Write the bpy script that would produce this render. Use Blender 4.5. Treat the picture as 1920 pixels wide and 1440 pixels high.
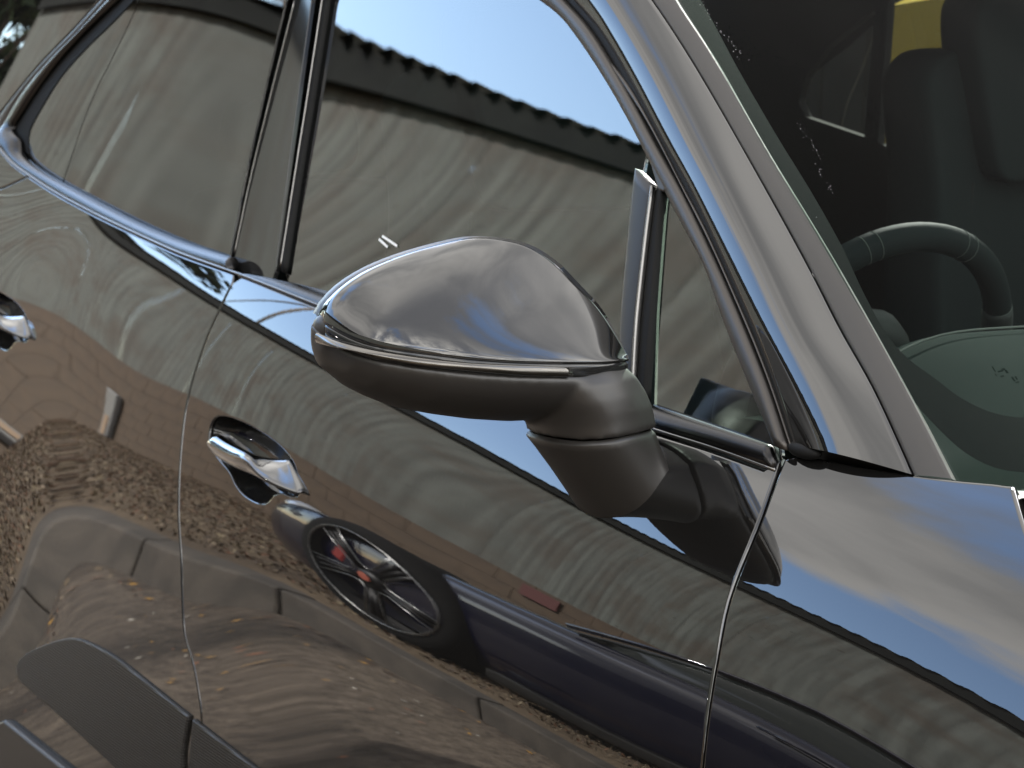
import bpy, bmesh, math, random, json
import numpy as np
from mathutils import Vector, Matrix
from mathutils.geometry import delaunay_2d_cdt

random.seed(7); RNG = np.random.default_rng(7)
scene = bpy.context.scene
for o in list(bpy.data.objects): bpy.data.objects.remove(o, do_unlink=True)
COL = scene.collection
rad = math.radians

# ------------------------------------------------------------------ camera
cam = bpy.data.cameras.new('camera'); camera = bpy.data.objects.new('camera', cam); COL.objects.link(camera)
_R = Vector((0.5151048904, 0.8562915170, 0.0378389966)); _U = Vector((-0.1637086594, 0.0549539400, 0.9849769232)); _D = Vector((-0.8413479819, 0.5135610015, -0.1684893796))
M = Matrix((_R, _U, -_D)).transposed().to_4x4(); M.translation = Vector((0.76, -1.96, 1.40))
camera.matrix_world = M
cam.sensor_width = 36.0; cam.lens = 75.0; cam.clip_start = 0.05; cam.clip_end = 2000.0
cam.dof.use_dof = True; cam.dof.focus_distance = 1.80; cam.dof.aperture_fstop = 16.0
scene.camera = camera

# ------------------------------------------------------------------ sky, sun, exposure
SUN_EL, SUN_AZ = rad(32), rad(132)          # azimuth measured from +x towards +y
world = bpy.data.worlds.new('World'); scene.world = world; world.use_nodes = True
nt = world.node_tree; nt.nodes.clear()
def N(t, ty, **kw):
    n = t.nodes.new(ty)
    for k, v in kw.items(): setattr(n, k, v)
    return n
def math_(t, op, a, b=None, c=None, clamp=False):
    n = N(t, 'ShaderNodeMath', operation=op); n.use_clamp = clamp
    for i, v in enumerate((a, b, c)):
        if v is None: continue
        if isinstance(v, (int, float)): n.inputs[i].default_value = v
        else: t.links.new(v, n.inputs[i])
    return n.outputs[0]
def mixc(t, f, a, b, blend='MIX'):
    n = N(t, 'ShaderNodeMix', data_type='RGBA', blend_type=blend)
    for i, v in ((0, f), (6, a), (7, b)):
        if isinstance(v, (int, float)): n.inputs[i].default_value = v
        elif isinstance(v, (tuple, list)): n.inputs[i].default_value = (*v[:3], 1)
        else: t.links.new(v, n.inputs[i])
    return n.outputs[2]
sky = N(nt, 'ShaderNodeTexSky', sky_type='NISHITA', sun_disc=False)
sky.sun_elevation = SUN_EL; sky.sun_rotation = rad(90) - SUN_AZ; sky.air_density = 1.0; sky.dust_density = 0.8; sky.ozone_density = 1.2
tc = N(nt, 'ShaderNodeTexCoord'); sep = N(nt, 'ShaderNodeSeparateXYZ'); nt.links.new(tc.outputs['Generated'], sep.inputs[0])
zc = math_(nt, 'MAXIMUM', sep.outputs[2], 0.0); den = math_(nt, 'ADD', zc, 0.22)
comb = N(nt, 'ShaderNodeCombineXYZ')
nt.links.new(math_(nt, 'DIVIDE', sep.outputs[0], den), comb.inputs[0]); nt.links.new(math_(nt, 'DIVIDE', sep.outputs[1], den), comb.inputs[1])
def noise(t, vec, scale, detail=6, rough=0.55, dist=0.0, off=(0, 0, 0), stretch=None):
    mp = N(t, 'ShaderNodeMapping'); mp.inputs['Location'].default_value = off
    if stretch: mp.inputs['Scale'].default_value = stretch
    t.links.new(vec, mp.inputs[0])
    n = N(t, 'ShaderNodeTexNoise'); n.inputs['Scale'].default_value = scale; n.inputs['Detail'].default_value = detail
    n.inputs['Roughness'].default_value = rough; n.inputs['Distortion'].default_value = dist
    t.links.new(mp.outputs[0], n.inputs['Vector']); return n.outputs['Fac']
def maprange(t, v, a, b, c=0.0, d=1.0, smooth=True):
    n = N(t, 'ShaderNodeMapRange', interpolation_type='SMOOTHSTEP' if smooth else 'LINEAR')
    t.links.new(v, n.inputs[0])
    for i, x in enumerate((a, b, c, d)): n.inputs[1 + i].default_value = x
    return n.outputs[0]
cl = noise(nt, comb.outputs[0], 1.15, 8, 0.58, 0.3, (3.1, 1.7, 0))
# broken cloud: a bank ahead of the car and overhead, blue gaps towards the shed and low in the west
shedw = math_(nt, 'MULTIPLY_ADD', sep.outputs[0], -0.86, math_(nt, 'MULTIPLY', sep.outputs[1], -0.50))
clear = math_(nt, 'MULTIPLY', maprange(nt, zc, 0.54, 0.42), maprange(nt, shedw, 0.25, 0.70))
front = math_(nt, 'MULTIPLY_ADD', clear, -0.30, 0.22)
mask = maprange(nt, math_(nt, 'ADD', cl, front), 0.54, 0.66)
tone = noise(nt, comb.outputs[0], 1.9, 7, 0.52, 0.4, (9.4, 4.2, 0))
cloud = mixc(nt, maprange(nt, tone, 0.36, 0.66), (1.2, 1.19, 1.18), (2.35, 2.28, 2.18))
cloud = mixc(nt, math_(nt, 'MULTIPLY', math_(nt, 'MULTIPLY', maprange(nt, zc, 0.30, 0.75), maprange(nt, sep.outputs[0], -0.25, 0.25)), 0.75), cloud, (0.95, 0.98, 1.08))      # thicker ahead and overhead
lowc = mixc(nt, maprange(nt, noise(nt, comb.outputs[0], 2.4, 8, 0.62, 0.4, (2.2, 7.7, 0)), 0.40, 0.60), (1.1, 1.18, 1.4), (5.6, 5.4, 5.0))
cloud = mixc(nt, math_(nt, 'MULTIPLY', maprange(nt, zc, 0.86, 0.62), maprange(nt, sep.outputs[0], -0.05, 0.25)), cloud, lowc)      # broken bright cloud low ahead
skyc = mixc(nt, mask, sky.outputs[0], cloud)
bg = N(nt, 'ShaderNodeBackground'); nt.links.new(skyc, bg.inputs[0]); bg.inputs[1].default_value = 0.15
wo = N(nt, 'ShaderNodeOutputWorld'); nt.links.new(bg.outputs[0], wo.inputs[0])
sunl = bpy.data.lights.new('sun', 'SUN'); sunl.energy = 2.0; sunl.angle = rad(1.5); sunl.color = (1.0, 0.96, 0.91)
suno = bpy.data.objects.new('sun', sunl); COL.objects.link(suno)
sd = Vector((math.cos(SUN_EL) * math.cos(SUN_AZ), math.cos(SUN_EL) * math.sin(SUN_AZ), math.sin(SUN_EL)))
suno.rotation_euler = (-sd).to_track_quat('-Z', 'Y').to_euler(); suno.location = sd * 40
vs = scene.view_settings; vs.view_transform = 'Standard'; vs.look = 'None'; vs.gamma = 1.0; vs.exposure = 3.1
scene.cycles.max_bounces = 10; scene.cycles.glossy_bounces = 5; scene.cycles.transparent_max_bounces = 12
scene.cycles.caustics_reflective = False; scene.cycles.caustics_refractive = False

# ------------------------------------------------------------------ materials
def newmat(name):
    m = bpy.data.materials.new(name); m.use_nodes = True
    return m, m.node_tree, m.node_tree.nodes['Principled BSDF']
def pbr(name, col, rough=0.5, metal=0.0, spec=0.5, coat=0.0, coat_rough=0.0, bump=None, var=None):
    m, t, p = newmat(name)
    p.inputs['Base Color'].default_value = (*col, 1); p.inputs['Roughness'].default_value = rough; p.inputs['Metallic'].default_value = metal
    p.inputs['Specular IOR Level'].default_value = spec; p.inputs['Coat Weight'].default_value = coat; p.inputs['Coat Roughness'].default_value = coat_rough
    co = N(t, 'ShaderNodeTexCoord').outputs['Object']
    if var:
        sc, c2 = var
        t.links.new(mixc(t, maprange(t, noise(t, co, sc, 6, 0.6), 0.35, 0.65), col, c2), p.inputs['Base Color'])
    if bump:
        sc, st, ds = bump
        b = N(t, 'ShaderNodeBump'); b.inputs['Strength'].default_value = st; b.inputs['Distance'].default_value = ds
        t.links.new(noise(t, co, sc, 4, 0.6), b.inputs['Height']); t.links.new(b.outputs[0], p.inputs['Normal'])
    return m
def glass(name, tint, f0=0.04, graze=0.96):
    m, t, p = newmat(name); t.nodes.remove(p)
    g = N(t, 'ShaderNodeNewGeometry'); d = N(t, 'ShaderNodeVectorMath', operation='DOT_PRODUCT'); t.links.new(g.outputs['Incoming'], d.inputs[0]); t.links.new(g.outputs['Normal'], d.inputs[1])
    k = math_(t, 'POWER', math_(t, 'SUBTRACT', 1.0, math_(t, 'ABSOLUTE', d.outputs['Value']), clamp=True), 5.0)
    f = math_(t, 'MULTIPLY_ADD', k, graze, f0)                   # one face of the pane; both faces together: 2F / (1 + F)
    fac = math_(t, 'DIVIDE', math_(t, 'MULTIPLY', f, 2.0), math_(t, 'ADD', f, 1.0), clamp=True)
    tr = N(t, 'ShaderNodeBsdfTransparent'); tr.inputs[0].default_value = (*tint, 1)
    gl = N(t, 'ShaderNodeBsdfGlossy'); gl.inputs['Roughness'].default_value = 0.0; gl.inputs[0].default_value = (1, 1, 1, 1)
    mx = N(t, 'ShaderNodeMixShader'); t.links.new(fac, mx.inputs[0]); t.links.new(tr.outputs[0], mx.inputs[1]); t.links.new(gl.outputs[0], mx.inputs[2])
    t.links.new(mx.outputs[0], t.nodes['Material Output'].inputs[0]); return m
def paint():
    m = pbr('dark_grey_metallic_paint', (0.006, 0.0058, 0.0056), 0.5, 0.0, 0.0, 1.0, 0.003); t = m.node_tree; p = t.nodes['Principled BSDF']; co = N(t, 'ShaderNodeTexCoord').outputs['Object']
    b = N(t, 'ShaderNodeBump'); b.inputs['Strength'].default_value = 1.0; b.inputs['Distance'].default_value = 0.000003; t.links.new(noise(t, co, 170, 3, 0.6), b.inputs['Height']); t.links.new(b.outputs[0], p.inputs['Coat Normal'])      # orange peel
    p.inputs['Coat IOR'].default_value = 1.72
    s = N(t, 'ShaderNodeSeparateXYZ'); t.links.new(co, s.inputs[0]); d = math_(t, 'MULTIPLY', maprange(t, s.outputs[2], 0.95, 0.30, 0.05, 1.0), maprange(t, noise(t, co, 5.0, 7, 0.7), 0.35, 0.75))
    sp_ = maprange(t, noise(t, co, 260.0, 2, 0.6), 0.66, 0.74); d = math_(t, 'MULTIPLY', d, math_(t, 'MULTIPLY_ADD', sp_, 0.55, 0.10)); t.links.new(mixc(t, d, (0.006, 0.0058, 0.0056), (0.16, 0.135, 0.105)), p.inputs['Base Color'])      # road dust, thicker low down
    return m
PAINT = paint()
TRIM = pbr('satin_dark_chrome', (0.034, 0.033, 0.033), 0.26, 1.0)
FRAME = pbr('satin_grey_frame', (0.070, 0.064, 0.059), 0.42, 0.9); DIVID = pbr('dark_divider', (0.016, 0.016, 0.018), 0.45, 0.0, 0.4); MOULD = pbr('screen_moulding', (0.050, 0.047, 0.044), 0.6, 0.0, 0.25)
CHROME = pbr('bright_strip', (0.17, 0.165, 0.158), 0.25, 1.0)
PLASTIC = pbr('matt_black_plastic', (0.019, 0.0172, 0.0155), 0.42, 0.0, 0.55, bump=(900, 0.06, 0.0004))
GLOSSBLK = pbr('gloss_black', (0.012, 0.012, 0.012), 0.06, 0.0, 0.5)
RUBBER = pbr('rubber', (0.008, 0.008, 0.008), 0.65, 0.0, 0.15)
FRIT = pbr('black_frit', (0.006, 0.0062, 0.0065), 0.6, 0.0, 0.1)
CABIN = pbr('cabin_black', (0.005, 0.0055, 0.006), 0.7)
LEATHER = pbr('dark_leather', (0.009, 0.0115, 0.0122), 0.7, 0.0, 0.03, bump=(420, 0.05, 0.0004))
DASH = pbr('dashboard_grain', (0.022, 0.027, 0.0255), 0.7, 0.0, 0.2, bump=(500, 0.06, 0.0004)); DASH.node_tree.nodes['Principled BSDF'].inputs['Specular IOR Level'].default_value = 0.0
THREAD = pbr('pale_thread', (0.10, 0.105, 0.10), 0.8, 0.0, 0.0)
G_FRONT = glass('front_window_glass', (0.34, 0.42, 0.37), 0.06); G_REAR = glass('privacy_glass', (0.15, 0.15, 0.145), 0.04, 0.55); G_SCREEN = glass('windscreen_glass', (0.62, 0.70, 0.66), 0.0012, 0.06)
HANDLE = pbr('polished_handle', (0.085, 0.084, 0.083), 0.12, 1.0, 0.5, 1.0, 0.01)
def lens_mat():
    m, t, p = newmat('clear_indicator_lens'); p.inputs['Base Color'].default_value = (0.085, 0.078, 0.068, 1); p.inputs['Metallic'].default_value = 0.9
    p.inputs['Roughness'].default_value = 0.22; p.inputs['Coat Weight'].default_value = 1.0; p.inputs['Coat Roughness'].default_value = 0.0; return m
LENS = lens_mat()
MIRRORG = pbr('mirror_silver', (0.85, 0.87, 0.9), 0.0, 1.0)
def blade_mat():
    m, t, p = newmat('textured_side_blade'); p.inputs['Base Color'].default_value = (0.020, 0.018, 0.016, 1); p.inputs['Roughness'].default_value = 0.48; p.inputs['Specular IOR Level'].default_value = 0.35
    co = N(t, 'ShaderNodeTexCoord').outputs['Object']; s = N(t, 'ShaderNodeSeparateXYZ'); t.links.new(co, s.inputs[0])
    a = math_(t, 'SINE', math_(t, 'MULTIPLY', math_(t, 'ADD', s.outputs[0], s.outputs[2]), 820.0)); b = math_(t, 'SINE', math_(t, 'MULTIPLY', math_(t, 'SUBTRACT', s.outputs[0], s.outputs[2]), 820.0))
    bp = N(t, 'ShaderNodeBump'); bp.inputs['Strength'].default_value = 0.55; bp.inputs['Distance'].default_value = 0.0012
    t.links.new(math_(t, 'MULTIPLY', a, b), bp.inputs['Height']); t.links.new(bp.outputs[0], p.inputs['Normal']); return m
BLADE = blade_mat()

# ------------------------------------------------------------------ helpers
def tag(o, label=None, cat=None, group=None, kind=None):
    if label: o['label'] = label
    if cat: o['category'] = cat
    if group: o['group'] = group
    if kind: o['kind'] = kind
    return o
def empty(name, loc=(0, 0, 0), rz=0.0, parent=None):
    o = bpy.data.objects.new(name, None); COL.objects.link(o); o.location = loc; o.rotation_euler = (0, 0, rz); o.empty_display_size = 0.1
    if parent: o.parent = parent
    return o
def link(name, me, mat, parent=None, smooth=True, loc=None):
    o = bpy.data.objects.new(name, me); COL.objects.link(o)
    if mat is not None and not me.materials: me.materials.append(mat)
    if smooth: me.shade_smooth()
    if parent: o.parent = parent
    if loc: o.location = loc
    return o
def mesh(name, V, F, mat, parent=None, smooth=True, normals=None, loc=None):
    me = bpy.data.meshes.new(name); me.from_pydata([tuple(map(float, v)) for v in V], [], [tuple(int(i) for i in f) for f in F]); me.update()
    o = link(name, me, mat, parent, smooth, loc)
    if normals is not None: me.normals_split_custom_set_from_vertices([tuple(map(float, n)) for n in normals])
    return o
def fix_normals(o):
    bm = bmesh.new(); bm.from_mesh(o.data); bmesh.ops.recalc_face_normals(bm, faces=bm.faces); bm.to_mesh(o.data); bm.free(); return o
def grid(rows, close_u=False, close_v=False):
    rows = np.asarray(rows, float); n, m = rows.shape[:2]; V = rows.reshape(-1, 3); F = []
    for i in range(n if close_u else n - 1):
        for j in range(m if close_v else m - 1):
            a, b = i, (i + 1) % n; c, d = j, (j + 1) % m
            F.append((a * m + c, b * m + c, b * m + d, a * m + d))
    return V, F
def loft(name, rows, mat, parent=None, close_u=False, close_v=False, smooth=True, subsurf=0, caps=False):
    V, F = grid(rows, close_u, close_v)
    if caps:
        n, m = np.asarray(rows).shape[:2]; F.append(tuple(range(m))); F.append(tuple(range((n - 1) * m, n * m))[::-1])
    o = fix_normals(mesh(name, V, F, mat, parent, smooth))
    if subsurf: s = o.modifiers.new('sub', 'SUBSURF'); s.levels = s.render_levels = subsurf
    return o
def box(name, lo, hi, mat, parent=None, bevel=0.0, seg=2):
    bm = bmesh.new(); bmesh.ops.create_cube(bm, size=1.0)
    for v in bm.verts: v.co = Vector([lo[i] + (v.co[i] + 0.5) * (hi[i] - lo[i]) for i in range(3)])
    if bevel: bmesh.ops.bevel(bm, geom=bm.edges[:], offset=bevel, segments=seg, affect='EDGES', profile=0.5)
    me = bpy.data.meshes.new(name); bm.to_mesh(me); bm.free()
    o = link(name, me, mat, parent, smooth=False)
    return o
def tube(name, pts, r, mat, parent=None, seg=10, closed=False, caps=True):
    P = [Vector(p) for p in pts]; n = len(P); rows = []; up = None
    rr = r if hasattr(r, '__len__') else [r] * n
    for i in range(n):
        a = P[(i - 1) % n] if (closed or i > 0) else P[0]; b = P[(i + 1) % n] if (closed or i < n - 1) else P[-1]
        d = (b - a).normalized()
        if up is None: up = Vector((0, 0, 1)) if abs(d.z) < 0.9 else Vector((1, 0, 0))
        s = d.cross(up).normalized(); up = s.cross(d).normalized()
        rows.append([P[i] + (s * math.cos(k * 2 * math.pi / seg) + up * math.sin(k * 2 * math.pi / seg)) * rr[i] for k in range(seg)])
    return loft(name, np.array([[tuple(q) for q in r_] for r_ in rows]), mat, parent, close_u=closed, close_v=True, caps=caps and not closed)
def lathe(name, prof, mat, parent=None, seg=40, axis='y', smooth=True):
    rows = []
    for k in range(seg):
        a = 2 * math.pi * k / seg; c, s = math.cos(a), math.sin(a)
        rows.append([(r * c, h, r * s) if axis == 'y' else (r * c, r * s, h) for r, h in prof])
    return loft(name, rows, mat, parent, close_u=True, smooth=smooth)
def resample(P, n=None, step=None):
    P = np.asarray(P, float); d = np.r_[0, np.cumsum(np.linalg.norm(np.diff(P, axis=0), axis=1))]
    if n is None: n = max(2, int(round(d[-1] / step)) + 1)
    t = np.linspace(0, d[-1], n); return np.stack([np.interp(t, d, P[:, k]) for k in range(P.shape[1])], 1)
def smooth_curve(P, step):
    """Catmull-Rom through the points, then even steps."""
    P = np.asarray(P, float); Q = np.vstack([2 * P[0] - P[1], P, 2 * P[-1] - P[-2]]); out = []
    for i in range(1, len(Q) - 2):
        p0, p1, p2, p3 = Q[i - 1:i + 3]; L = np.linalg.norm(p2 - p1)
        t0 = 0; t1 = max(np.linalg.norm(p1 - p0), 1e-6) ** .5; t2 = t1 + max(L, 1e-6) ** .5; t3 = t2 + max(np.linalg.norm(p3 - p2), 1e-6) ** .5
        for t in np.linspace(t1, t2, 9)[:-1]:
            a1 = (t1 - t) / (t1 - t0) * p0 + (t - t0) / (t1 - t0) * p1; a2 = (t2 - t) / (t2 - t1) * p1 + (t - t1) / (t2 - t1) * p2; a3 = (t3 - t) / (t3 - t2) * p2 + (t - t2) / (t3 - t2) * p3
            b1 = (t2 - t) / (t2 - t0) * a1 + (t - t0) / (t2 - t0) * a2; b2 = (t3 - t) / (t3 - t1) * a2 + (t - t1) / (t3 - t1) * a3
            out.append((t2 - t) / (t2 - t1) * b1 + (t - t1) / (t2 - t1) * b2)
    out.append(Q[-2]); return resample(np.array(out), step=step)

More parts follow.
